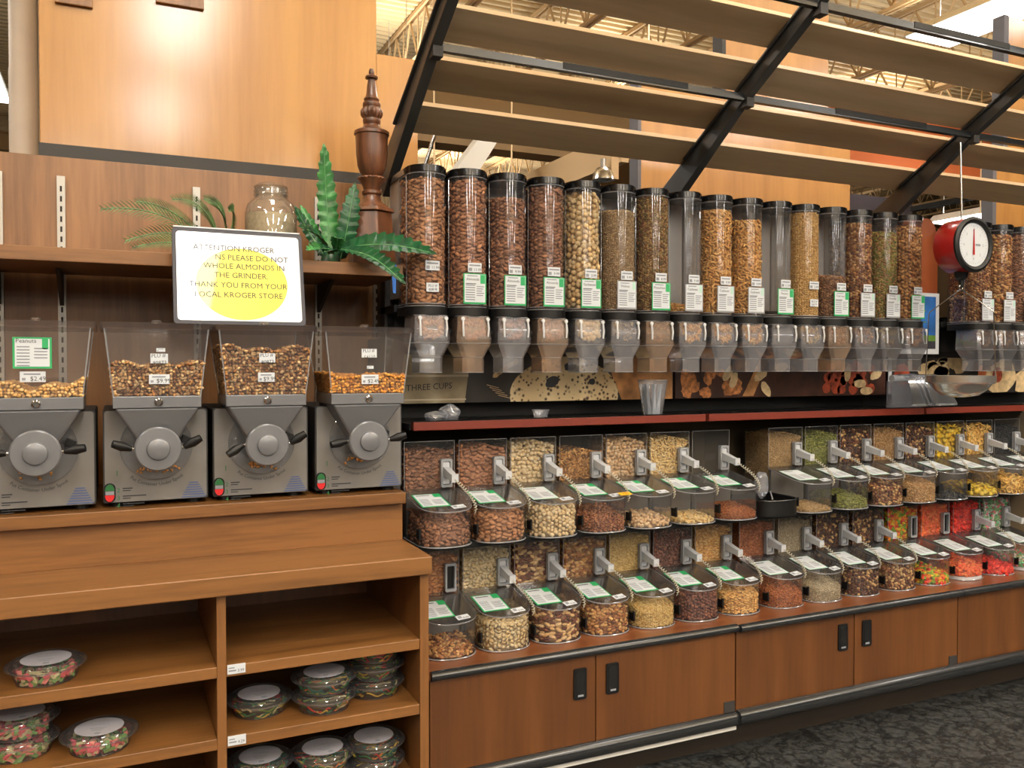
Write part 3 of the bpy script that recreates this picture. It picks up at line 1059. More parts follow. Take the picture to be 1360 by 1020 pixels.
# glass jar
jx, jy, jz = .480, 2.97, 1.840
t = thing('glass_jar', 'round glass jar half full of pale sand on the wall shelf', 'jar', (jx, jy, jz))
MB().lathe([(.070, .0), (.082, .01), (.085, .05), (.085, .17), (.078, .20), (.056, .222), (.050, .23), (.050, .255)], 32, (jx, jy, jz), caps=False).build('jar_glass', 'jar', t, smooth=50)
MB().lathe([(.068, .004), (.080, .012), (.0825, .05), (.0825, .168)], 32, (jx, jy, jz)).build('sand', 'sand', t, smooth=50)
MB().lathe([(.054, .228), (.057, .234), (.054, .24), (.057, .247), (.054, .254)], 28, (jx, jy, jz), caps=False).build('neck_ring', 'jar', t, smooth=50)
MB().lathe([(.053, .255), (.056, .262), (.040, .272), (.014, .278)], 28, (jx, jy, jz)).build('jar_lid', 'jar', t, smooth=50)


# plants
def frond(base, tip, width, bulge, parent, mat, nrm=(0, -1, .25), teeth=11):
    base, tip = np.array(base), np.array(tip)
    d = tip - base
    L = np.linalg.norm(d)
    d /= L
    n = np.array(nrm, float)
    n -= n.dot(d) * d
    n /= np.linalg.norm(n)
    s = np.cross(d, n)
    K = teeth * 4
    vs, fs = [], []
    for i in range(K + 1):
        u = i / K
        c = base + d * L * u + n * bulge * math.sin(math.pi * u) * L
        wv = width * (math.sin(math.pi * min(1, u * .82 + .14)) ** .8) * (1 if u < .98 else .2)
        ph = (i % 4) / 4
        wv *= 0.74 + 0.26 * (1 - ph)
        sk = -d * width * .10
        wob = .25 * wv * math.sin(i * 1.3)
        for sg in (-1, 0, 1):
            if sg == 0:
                vs.append(c)
            else:
                vs.append(c + s * sg * wv + n * (.28 * wv + .12 * wob) + sk * 0 + d * width * .35 * (0.7 if ph < .3 else 0))
    for i in range(K):
        a = i * 3
        fs += [(a, a + 1, a + 4, a + 3), (a + 1, a + 2, a + 5, a + 4)]
    o = MB().add(vs, fs).build('frond', mat, parent, smooth=60)
    md = o.modifiers.new('thickness', 'SOLIDIFY')
    md.thickness = .0012
    pth = [base + d * L * u + n * (bulge * math.sin(math.pi * u) * L - .001) for u in np.linspace(0, .96, 12)]
    MB().tube(pth, .0022, 5).build('midrib', 'leaf_v', o, smooth=60)
    return o


t = thing('artificial_fern', 'green plastic fern with broad serrated fronds drooping over the shelf', 'plant', (.655, 2.84, 1.84))
B0 = (.655, 2.85, 1.862)
frond((.66, 2.86, 1.86), (.628, 2.83, 2.225), .036, -.05, t, 'leaf_a')
frond((.69, 2.87, 1.86), (.735, 2.85, 2.11), .036, .05, t, 'leaf_b', teeth=9)
frond((.665, 2.83, 1.885), (.955, 2.68, 1.872), .048, .10, t, 'leaf_b', nrm=(0, -.8, .6))
frond((.67, 2.80, 1.885), (.832, 2.62, 1.765), .040, .12, t, 'leaf_b', nrm=(0, -.7, .7))
frond((.645, 2.87, 1.86), (.535, 2.84, 2.02), .022, -.06, t, 'leaf_b', teeth=9)
frond((.65, 2.90, 1.86), (.565, 2.90, 2.035), .020, .06, t, 'leaf_a', teeth=9)
frond((.64, 2.82, 1.87), (.53, 2.74, 1.94), .034, .12, t, 'leaf_b', nrm=(0, -.6, .8), teeth=8)
frond((.645, 2.80, 1.87), (.545, 2.70, 1.862), .030, .10, t, 'leaf_a', nrm=(0, -.6, .8), teeth=8)
frond((.65, 2.79, 1.875), (.60, 2.72, 1.862), .026, .12, t, 'leaf_b', nrm=(0, -.6, .8), teeth=6)
frond((.66, 2.80, 1.88), (.64, 2.70, 1.905), .024, .12, t, 'leaf_a', nrm=(0, -.6, .8), teeth=6)
MB().lathe([(.02, 0), (.035, .005), (.03, .03), (.015, .045)], 12, (.655, 2.86, 1.84)).build('root_clump', 'leaf_b', t, smooth=50)

t = thing('artificial_palm', 'dull green plastic palm with feathery fronds behind the white sign', 'plant', (.28, 2.95, 1.84))


def palm_frond(base, mid, tip, ll):
    base, mid, tip = (np.array(p, float) for p in (base, mid, tip))
    pts = [(1 - u) ** 2 * base + 2 * u * (1 - u) * mid + u * u * tip for u in np.linspace(0, 1, 56)]
    b = MB()
    b.tube(pts[::5], .0025, 5)
    for i in range(6, 56, 2):
        c = pts[i]
        d = pts[min(i + 1, 55)] - pts[i - 1]
        d /= np.linalg.norm(d)
        q = i / 55
        le = ll * math.sin(math.pi * min(1, .25 + .72 * q)) + .012
        for sg in (-1, 1):
            up = np.array((0, -.35 * sg, 1.0 * sg)) if sg > 0 else np.array((0, -.5, -.75))
            e = d * .75 + up * .65
            e /= np.linalg.norm(e)
            w = np.cross(e, (0.2, 1, 0.1))
            w = w / np.linalg.norm(w) * .0013
            tipp = c + e * le + np.array((0, 0, -le * le * 2.0))
            m = c + e * le * .5
            b.add([c - w, c + w, m + w * 1.1, tipp, m - w * 1.1], [(0, 1, 2, 3, 4)])
    b.build('frond', 'palm', t)


palm_frond((.30, 2.97, 1.86), (.17, 2.90, 2.02), (-.035, 2.86, 1.972), .060)
palm_frond((.30, 2.98, 1.86), (.20, 2.98, 2.03), (.065, 2.96, 2.02), .045)
palm_frond((.32, 2.99, 1.86), (.30, 2.98, 2.06), (.17, 2.95, 2.035), .050)
palm_frond((.30, 2.94, 1.86), (.20, 2.86, 1.96), (.03, 2.82, 1.875), .050)
palm_frond((.29, 2.92, 1.86), (.18, 2.85, 1.91), (.05, 2.81, 1.855), .040)
palm_frond((.33, 2.99, 1.86), (.38, 2.98, 2.03), (.34, 2.93, 2.01), .045)
palm_frond((.33, 3.00, 1.86), (.36, 3.0, 2.04), (.27, 2.98, 2.05), .045)
MB().lathe([(.02, 0), (.035, .006), (.02, .04)], 12, (.31, 2.97, 1.84)).build('root_clump', 'palm', t, smooth=50)

# ------------------------------------------------------------------ oak display cabinet under the grinders
XL, XR, YF, YB = -.80, .820, 2.35, 2.95
t = thing('display_cabinet', 'honey oak open display cabinet carrying the row of nut grinders', 'cabinet', (.0, 2.65, 0))
MB().box(XR - .027, XR, YF, YB, 0, .90).build('side_panel', 'oak_v', t, bevel=.0015)
MB().box(XL, XL + .027, YF, YB, 0, .90).build('side_panel', 'oak_v', t, bevel=.0015)
MB().box(.235, .259, YF + .004, YB - .02, .06, .90).build('divider', 'oak_v', t, bevel=.0015)
MB().box(XL + .027, XR - .027, YB - .02, YB, .06, .93).build('back_board', 'oak_dark', t)
for z in (.712, .522, .300):
    for (a, c) in ((XL + .027, .235), (.259, XR - .027)):
        o = MB().box(a, c, YF + .003, YB - .02, z - .030, z).build('shelf', 'oak', t, bevel=.002)
        if a > 0 and z > .4:
            q = MB().box(a + .002, a + .048, YF, YF + .003, z - .023, z + .002)
            q.text('3.99' if z > .6 else '4.29', (a + .036, YF - .0004, z - .018), (1, 0, 0), (0, 0, 1), .010, 1)
            q.box(a + .005, a + .024, YF - .0003, YF, z - .016, z - .012, 2)
            q.box(a + .005, a + .020, YF - .0003, YF, z - .008, z - .005, 2)
            q.build('price_tag', ['paper', 'ink', 'greeked'], o)
MB().box(XL + .027, XR - .027, YF + .05, YF + .07, 0, .27).build('kick_board', 'oak_dark', t)
MB().box(XL - .005, XR + .004, YF - .02, 2.64, .902, .954).build('counter', 'oak', t, bevel=.003)
MB().box(XL, XR, 2.60, 2.625, .954, 1.072).build('riser', 'oak', t, bevel=.001)
MB().box(XL, XR, 2.625, YB, .93, 1.072).build('riser_core', 'oak_dark', t)
MB().box(XL - .004, XR + .003, 2.572, 3.17, 1.072, 1.107).build('grinder_shelf', 'oak', t, bevel=.002)


# ------------------------------------------------------------------ nut grinders
def rrect(x0, x1, z0, z1, r, n=4):
    pts = []
    for cx, cz_, a0 in ((x1 - r, z1 - r, 0), (x0 + r, z1 - r, 90), (x0 + r, z0 + r, 180), (x1 - r, z0 + r, 270)):
        for i in range(n + 1):
            a = math.radians(a0 + 90 * i / n)
            pts.append((cx + r * math.cos(a), cz_ + r * math.sin(a)))
    return pts


def grinder(xc, food, level, lump, label, stickers, dust, angles):
    z0 = 1.107
    G = thing('nut_grinder', label, 'grinder', (xc, 2.78, z0), 'row of nut grinders')
    FY = 2.62
    w = .137
    b = MB().prism_y(rrect(xc - w, xc + w, z0 + .014, z0 + .272, .006), FY + .004, 2.98)
    b.build('body', 'charcoal', G, smooth=40)
    MB().prism_y(rrect(xc - w + .004, xc + w - .004, z0 + .016, z0 + .270, .008), FY, FY + .004).build('front_plate', 'grey_metal', G)
    for sx in (-.10, .10):
        for y in (2.67, 2.92):
            MB().lathe([(.024, 0), (.024, .012), (.018, .014)], 16, (xc + sx, y, z0)).build('foot', 'black', G)
    # collar and funnel
    cw, cf, cb = .1115, 2.515, 2.73
    MB().box(xc - cw, xc + cw, cf, cb, 1.388, 1.420).build('collar', 'grey_light', G, bevel=.002)
    MB().lathe([(.011, 0), (.011, .005), (.007, .009)], 12, (xc + .002, cf, 1.404), axis='y').build('bolt', 'steel', G, smooth=40)
    b = MB()
    top = [(xc - cw + .004, cf + .003, 1.388), (xc + cw - .004, cf + .003, 1.388), (xc + cw - .004, cb, 1.388), (xc - cw + .004, cb, 1.388)]
    bot = [(xc - .042, 2.555, 1.285), (xc + .042, 2.555, 1.285), (xc + .042, 2.64, 1.277), (xc - .042, 2.64, 1.277)]
    b.hexa(bot, top)
    b.build('funnel', 'grey_light', G, bevel=.006)
    MB().lathe([(.095, 0), (.095, .006), (.092, .008)], 48, (xc, 2.618, 1.277), axis='y').build('splash_shield', 'shield', G, smooth=30)
    MB().lathe([(.046, 0), (.046, .09)], 32, (xc, 2.61, 1.277), axis='y').build('spout_barrel', 'grey_light', G, smooth=40)
    cp = MB().lathe([(.058, 0), (.060, .004), (.060, .016), (.056, .020), (.030, .021), (.028, .028), (.024, .030)], 40, (xc, 2.522, 1.277), axis='y').build('spout_cap', 'grey_light', G, smooth=30)
    for sg in (-1, 1):
        a = angles[0 if sg < 0 else 1]
        st = (xc + sg * .060, 2.515, 1.279)
        k1 = (xc + sg * .066, 2.514, 1.279)
        MB().tube([st, k1], .004, 8).build('knob_pin', 'steel', G)
        e = (xc + sg * (.068 + .048 * math.cos(a)), 2.505, 1.279 + .048 * math.sin(a))
        m = tuple((p + q) / 2 for p, q in zip(k1, e))
        MB().tube([k1, m, e], [.007, .0135, .010], 10).build('knob', 'black', G, smooth=60)
    MB().hexa([(xc + .062, 2.60, 1.288), (xc + .085, 2.60, 1.278), (xc + .085, 2.612, 1.278), (xc + .062, 2.612, 1.288)],
              [(xc + .068, 2.60, 1.308), (xc + .092, 2.60, 1.298), (xc + .092, 2.612, 1.298), (xc + .068, 2.612, 1.308)]).build('latch', 'black', G, bevel=.002)
    if dust:
        P = np.array([(xc + rng.normal(0, .022), 2.603 + rng.uniform(-.004, .004), 1.219 - abs(rng.normal(0, .008))) for _ in range(26)])
        me = food_mesh('nut_butter_smear', [scatter(P - np.array((xc, 2.78, z0)), np.tile((0., -1., 0.), (26, 1)), ('chunk', (.010, .007, .005), [(190, 130, 66), (206, 150, 84)], .5))])
        o = link('nut_butter_smear', me, G)
        o['kind'] = 'stuff'
    # clear hopper box
    tw, tf, tb, zt = .136, 2.497, 2.775, 1.602
    b = MB()
    lo = [(xc - cw + .002, cf + .002, 1.42), (xc + cw - .002, cf + .002, 1.42), (xc + cw - .002, cb - .002, 1.42), (xc - cw + .002, cb - .002, 1.42)]
    hi = [(xc - tw + .006, tf + .006, zt), (xc + tw - .006, tf + .006, zt), (xc + tw - .006, tb - .006, zt), (xc - tw + .006, tb - .006, zt)]
    b.add(lo + hi, [(0, 1, 5, 4), (1, 2, 6, 5), (2, 3, 7, 6), (3, 0, 4, 7)])
    b.build('hopper', 'hopper', G)
    for i in range(4):
        MB().tube([lo[i], hi[i]], .0022, 5).build('hopper_seam', 'edge', G, smooth=60)
    b = MB().prism(rrect(xc - tw - .006, xc + tw + .006, tf - .006, tb + .006, .016), 1.600, 1.618)
    L_ = b.build('hopper_lid', 'hopper', G, smooth=40)
    MB().lathe([(.012, 0), (.014, .006), (.010, .010)], 16, (xc, 2.56, 1.618)).build('lid_knob', 'hopper', L_, smooth=50)
    # contents
    spec = F[food]
    st = (spec[1][0] + spec[1][1]) * .35

    def ext(z):
        q = (z - 1.42) / (zt - 1.42)
        return (cw - .004) * (1 - q) + (tw - .008) * q, (cf + .004) * (1 - q) + (tf + .010) * q, (cb - .004) * (1 - q) + (tb - .010) * q

    def ztop(x):
        return 1.42 + level + lump * (abs((x - xc) / .11) ** 1.5 - .35) + .006 * math.sin(x * 70)
    P, N = [], []
    z = 1.425
    while z < 1.60:
        ww, yf, yb = ext(z)
        for x in np.arange(xc - ww, xc + ww, st):
            if z < ztop(x):
                P.append((x + rng.uniform(-.3, .3) * st, yf + rng.uniform(0, .004), z + rng.uniform(-.3, .3) * st)), N.append((0, -1, 0))
        for y in np.arange(yf, yb, st):
            for sg in (-1, 1):
                if z < ztop(xc + sg * ww):
                    P.append((xc + sg * (ww - .003), y + rng.uniform(-.3, .3) * st, z + rng.uniform(-.3, .3) * st)), N.append((sg, 0, 0))
        z += st
    for x in np.arange(xc - .128, xc + .128, st):
        zz = max(1.425, ztop(x))
        ww, yf, yb = ext(zz)
        if abs(x - xc) > ww:
            continue
        for y in np.arange(yf, yb, st):
            P.append((x, y + rng.uniform(-.4, .4) * st, zz + rng.uniform(-.3, .4) * spec[1][2])), N.append((0, -.2, 1))
    cm = MB()
    zc = 1.42 + max(.004, level - lump * .35 - .012)
    w1, f1, b1 = ext(zc)
    cm.hexa([(xc - cw + .012, cf + .012, 1.421), (xc + cw - .012, cf + .012, 1.421), (xc + cw - .012, cb - .012, 1.421), (xc - cw + .012, cb - .012, 1.421)],
            [(xc - w1 + .01, f1 + .008, zc), (xc + w1 - .01, f1 + .008, zc), (xc + w1 - .01, b1 - .008, zc), (xc - w1 + .01, b1 - .008, zc)])
    off = np.array((xc, 2.78, z0))
    cv, cfa, cc = core_of(cm, spec)
    me = food_mesh('nuts', [scatter(np.array(P) - off, np.array(N, float), spec), (cv - off, cfa, cc)])
    o = link('nuts', me, G)
    o['kind'] = 'stuff'
    # stickers on the hopper front and print on the plate
    for (sx, z, sw, sh, kind, txt) in stickers:
        q = (z - 1.42) / (zt - 1.42)
        y = (cf + .002) * (1 - q) + (tf + .006) * q - .0035
        b = MB()
        x = xc + sx
        b.box(x - sw / 2, x + sw / 2, y - .0004, y + .0006, z - sh / 2, z + sh / 2, 0)
        yy = y - .0007
        if kind == 'card':
            b.box(x - sw / 2, x + sw / 2, y - .0006, y + .0007, z - sh / 2, z + sh / 2, 2)
            yy = y - .0010
            b.add([(x - sw / 2 + .005, yy, z - sh / 2 + .005), (x + sw / 2 - .005, yy, z - sh / 2 + .005), (x + sw / 2 - .005, yy, z + sh / 2 - .004), (x - sw / 2 + .005, yy, z + sh / 2 - .004)], [(0, 1, 2, 3)], 0)
            b.box(x + .022, x + sw / 2 - .008, yy - .0004, yy, z + sh / 2 - .030, z + sh / 2 - .004, 2)
            b.text(txt, (x - .014, yy - .0005, z + .026), (1, 0, 0), (0, 0, 1), .015, 1)
            for k in range(7):
                b.box(x - sw / 2 + .009, x - .006, yy - .0004, yy, z + .014 - k * .008, z + .017 - k * .008, 3)
                if k < 4:
                    b.box(x + .004, x + sw / 2 - .010, yy - .0004, yy, z + .010 - k * .008, z + .013 - k * .008, 3)
        elif kind == 'price':
            b.text(txt, (x + sw * .2, yy, z - sh * .38), (1, 0, 0), (0, 0, 1), .016, 1)
            b.box(x - sw * .35, x + sw * .3, yy - .0002, yy, z + sh * .18, z + sh * .32, 3)
            b.box(x - sw * .42, x - sw * .28, yy - .0002, yy, z - sh * .35, z - sh * .1, 3)
        else:
            a1, a2 = txt.split('|')
            b.text(a1, (x - .002, yy, z + .003), (1, .0, .06), (0, 0, 1), .014, 1)
            b.text(a2, (x + .001, yy, z - .016), (1, .0, .06), (0, 0, 1), .014, 1)
        b.build('sticker', ['paper', 'ink', 'green', 'greeked'], G)
    b = MB()
    yp = FY - .0006
    b.text('Put Container Under Spout', (xc, yp, 1.277), (1, 0, 0), (0, 0, 1), .0135, 0, bend=.113)
    for k in range(3):
        zz = 1.150 - k * .0215
        b.box(xc - .088, xc - .088 + (.025, .06, .055)[k], yp - .0004, yp, zz + .009, zz + .012, 0)
        b.box(xc - .088, xc - .088 + (.02, .02, .028)[k], yp - .0004, yp, zz + .003, zz + .0055, 0)
    b.build('lettering', ['ink'], G)
    b = MB()
    b.text('1', (xc - .102, yp, 1.196), (1, 0, 0), (0, 0, 1), .022, 0)
    for k in range(3):
        b.text(str(k + 2), (xc - .099, yp, 1.150 - k * .0215), (1, 0, 0), (0, 0, 1), .018, 0)
    b.build('step_numbers', ['dgreen'], G)
    b = MB()
    for k in range(7):
        hw = .012 + .0035 * k
        b.box(xc + .098 - hw, xc + .098 + hw, yp - .0004, yp, 1.166 - k * .0068, 1.1695 - k * .0068)
    b.build('notice_print', 'blueink', G)
    sx, sz = xc - .121, 1.150
    if dust != 'cut':
        bz = MB().prism_y(rrect(sx - .015, sx + .015, sz - .027, sz + .027, .0145), FY - .004, FY + .001).build('switch_bezel', 'black', G, smooth=40)
        b = MB()
        arc = [(sx + .012 * math.cos(a), sz + .006 + .018 * math.sin(a)) for a in np.linspace(0, math.pi, 13)]
        b.prism_y(arc + [(sx - .012, sz + .006)], FY - .0065, FY - .004, 0)
        arc = [(sx - .012 * math.cos(a), sz - .006 - .018 * math.sin(a)) for a in np.linspace(0, math.pi, 13)]
        b.prism_y(arc + [(sx + .012, sz - .006)], FY - .0065, FY - .004, 1)
        b.box(sx - .011, sx + .011, FY - .006, FY - .004, sz - .005, sz + .005, 2)
        b.build('switch_button', ['dgreen', 'red', 'greeked'], bz)
    return G


grinder(-.188, 'plain_peanut', .028, .020, 'nut grinder with green bordered Peanuts card, nearly empty hopper, first from left',
        [(-.004, 1.535, .088, .080, 'card', 'Peanuts'), (-.004, 1.474, .058, .027, 'price', '$2.49')], 1, (.10, .18))
grinder(.104, 'chopped_nuts', .085, .004, 'nut grinder with chopped nuts below its two stickers, second from left',
        [(.004, 1.522, .044, .026, 'hand', 'PLU #|90873'), (.004, 1.466, .052, .026, 'price', '$9.99'), (.008, 1.545, .022, .010, 'price', '')], 1, (.35, .55))
grinder(.392, 'chopped_nuts', .128, .010, 'nut grinder whose hopper is nearly full of chopped nuts, third from left',
        [(.000, 1.525, .044, .026, 'hand', 'PLU #|90873'), (-.002, 1.470, .046, .026, 'price', '$9.99')], 1, (-.55, .62))
grinder(.688, 'honey_peanut', .048, .012, 'nut grinder a third full of honey roasted peanuts, rightmost of the row',
        [(.000, 1.540, .046, .026, 'hand', 'PLU #|54110'), (.004, 1.462, .052, .028, 'price', '$2.49'), (.004, 1.498, .020, .009, 'price', '')], 1, (-.18, .28))

# ------------------------------------------------------------------ sign on the grinders
S = thing('notice_sign', 'white sign with black edge and yellow disc leaning on the grinder lids', 'sign', (.336, 2.65, 1.620))
th = math.radians(13)
so = np.array((.151, 2.610, 1.621))
sxv, syv, snv = np.array((1., 0, 0)), np.array((0, math.sin(th), math.cos(th))), np.array((0, -math.cos(th), math.sin(th)))


def sp(x, y, n=0.0):
    return tuple(so + sxv * x + syv * y + snv * n)


def slab(b, pts, n0, n1, mi=0):
    n = len(pts)
    vs = [sp(x, y, n0) for x, y in pts] + [sp(x, y, n1) for x, y in pts]
    fs = [(i, (i + 1) % n, n + (i + 1) % n, n + i) for i in range(n)] + [tuple(reversed(range(n))), tuple(range(n, 2 * n))]
    return b.add(vs, fs, mi)


SW, SH = .372, .292
slab(MB(), rrect(0, SW, 0, SH, .012), -.006, 0).build('board', 'navy', S, bevel=.001)
slab(MB(), rrect(.011, SW - .011, .012, SH - .012, .010), 0, .0012).build('face', 'signwhite', S)
slab(MB(), [(.004, SH + .0002), (SW - .006, SH + .0002), (SW - .006, SH + .004), (.004, SH + .004)], -.005, .001).build('top_edge', 'white', S)
disc = [(.192 + .130 * math.cos(a), .125 + .110 * math.sin(a)) for a in np.linspace(0, 2 * math.pi, 48, endpoint=False)]
slab(MB(), disc, .0012, .0016).build('yellow_disc', 'yellow', S)
b = MB()
lines = [('ATTENTION KROGER', .172, .226), ('NS PLEASE DO NOT', .222, .198), ('WHOLE ALMONDS IN', .200, .171), ('THE GRINDER.', .190, .143), ('THANK YOU FROM YOUR', .182, .113), ('LOCAL KROGER STORE', .182, .083)]
for s, x, y in lines:
    b.text(s, sp(x, y, .0020), sxv, syv, .0235, 0, maxw=None)
b.build('lettering', 'ink', S)


# ------------------------------------------------------------------ candy tubs
TZ = .76                                   # height factor of the tubs


def zs(prof):
    return [(r, z * TZ) for r, z in prof]


def tub_meshes():
    R = .092
    body = MB().lathe(zs([(.066, .0), (.070, .002), (.080, .040), (.083, .048)]), 40, caps=False)
    body.lathe([(.0005, .001), (.066, .001)], 40, caps=False)
    body = body.mesh('tub_body', 'tub', 40)
    lid = MB().lathe(zs([(R, .046), (R + .001, .050), (R, .055), (.080, .056), (.076, .064), (.072, .068), (.0005, .067)]), 40, caps=False).mesh('tub_lid', 'tub', 35)
    rim = MB()
    for (r, z) in ((R, .051), (.083, .048), (.076, .066), (.068, .002)):
        rim.tube([(r * math.cos(a), r * math.sin(a), z * TZ) for a in np.linspace(0, 2 * math.pi, 40, endpoint=False)], .0013, 4, closed=True)
    rim = rim.mesh('tub_rim', 'tub', 60)
    lab = MB().lathe([(.058, 0.0519), (.058, 0.0525)], 32)
    for k in range(3):
        lab.box(-.02 + .004 * k, .02 - .004 * k, -.01 - k * .008, -.007 - k * .008, 0.0525, 0.0527, 1)
    lab.box(.0, .014, -.048, -.036, 0.0525, 0.0527, 1)
    lab.text('GUMMI', (0, .008, 0.0528), (1, 0, 0), (0, 1, 0), .014, 1)
    lab = lab.mesh('tub_label', ['tublabel_shaded', 'greeked'])
    return body, lid, rim, lab


TUB = tub_meshes()


def candy_mesh(kind, seed):
    r = np.random.default_rng(seed)
    if kind == 'stubs':
        n = 130
        rad = .056 * np.sqrt(r.random(n))
        edge = r.random(n) < .6
        rad[edge] = .057
        a = r.random(n) * 2 * math.pi
        z = .008 + .028 * r.random(n)
        P = np.stack([rad * np.cos(a) * (1 + .1 * z / .04), rad * np.sin(a) * (1 + .1 * z / .04), z], 1)
        N = np.stack([np.cos(a), np.sin(a), np.full(n, .3)], 1)
        return food_mesh('candy', [scatter(P, N, ('stick', (.024, .009, .009), [(226, 108, 116), (120, 160, 92), (220, 130, 120), (206, 196, 150)], .5))], smooth=False)
    b = MB()
    cols = []
    pal = [(196, 44, 40), (52, 118, 66), (214, 178, 70), (226, 210, 160), (44, 108, 100), (222, 120, 50), (120, 150, 60)]
    for k in range(34):
        a0 = r.random() * 6.28
        da = r.uniform(.35, .8) * (1 if r.random() < .5 else -1)
        z0, z1 = r.uniform(.006, .040, 2)
        pts = []
        for u in np.linspace(0, 1, 7):
            z = z0 + (z1 - z0) * u + .006 * math.sin(u * 6 + k)
            z = min(max(z, .005), .042)
            rr = (.063 + .010 * z / .04) - .004 * (k % 2)
            pts.append((rr * math.cos(a0 + da * u), rr * math.sin(a0 + da * u), z))
        n0 = len(b.v)
        b.tube(pts, .0028, 5)
        cols += [pal[int(r.integers(0, len(pal)))]] * (len(b.v) - n0)
    for k in range(12):
        a0 = r.random() * 6.28
        pts = [(.055 * math.cos(a0) * (1 - 2 * u) + .02 * math.sin(9 * u + k), .055 * math.sin(a0) * (1 - 2 * u) + .02 * math.cos(7 * u), .040) for u in np.linspace(0, 1, 8)]
        n0 = len(b.v)
        b.tube(pts, .0028, 5)
        cols += [pal[int(r.integers(0, len(pal)))]] * (len(b.v) - n0)
    V = np.array(b.v)
    tr = []
    for f in b.f:
        for i in range(1, len(f) - 1):
            tr.append((f[0], f[i], f[i + 1]))
    C = np.array([lin(c) for c in cols])
    cm = MB().lathe([(.052, .004), (.058, .036)], 24)
    cv, cf, cc = core_of(cm, (0, 0, [(70, 62, 44)], 0))
    return food_mesh('candy', [(V, np.array(tr), C), (cv, cf, cc)])


def tub(x, y, z, kind, seed, label, group):
    t = thing('candy_tub', label, 'candy tub', (x, y, z), group, rotz=random.uniform(-.3, .3))
    link('tub_body', TUB[0], t)
    l = link('tub_lid', TUB[1], t)
    link('lid_label', TUB[3], l)
    link('rim', TUB[2], t)
    c = link('candy_pieces', candy_mesh(kind, seed), t)
    c.scale = (1, 1, TZ)
    c['kind'] = 'stuff'


gl, gr = 'tubs of pink and green candy', 'tubs of gummy worms'
tub(-.165, 2.448, .7125, 'stubs', 1, 'clear tub of pink and green candy alone on the upper left shelf', gl)
tub(-.228, 2.480, .5225, 'stubs', 2, 'lower tub of the pink candy stack at the left edge', gl)
tub(-.228, 2.480, .5755, 'stubs', 3, 'upper tub of the pink candy stack at the left edge', gl)
tub(-.045, 2.432, .5225, 'stubs', 4, 'single tub of pink and green candy on the middle left shelf', gl)
tub(.363, 2.500, .5225, 'worms', 5, 'single tub of gummy worms beside the divider, middle right shelf', gr)
tub(.537, 2.450, .5225, 'worms', 6, 'bottom tub of the two high gummy worm stack', gr)
tub(.537, 2.450, .5755, 'worms', 7, 'top tub of the two high gummy worm stack', gr)
tub(.697, 2.500, .5225, 'worms', 8, 'bottom tub of the three high gummy worm stack', gr)
tub(.697, 2.500, .5755, 'worms', 9, 'middle tub of the three high gummy worm stack', gr)
tub(.697, 2.500, .6285, 'worms', 10, 'top tub of the three high stack, yellow worms showing', gr)
for (x, y, n, nm) in ((.362, 2.475, 2, 'left'), (.533, 2.455, 2, 'middle'), (.688, 2.470, 2, 'right')):
    for k in range(n):
        tub(x, y, .3005 + .053 * k, 'worms', 20 + k + int(x * 100), ('top' if k == n - 1 else 'hidden lower') + ' gummy worm tub of the ' + nm + ' stack on the bottom shelf', gr)
tub(.13, 2.48, .3005, 'worms', 55, 'dim candy tub at the bottom of the left bay', gr)

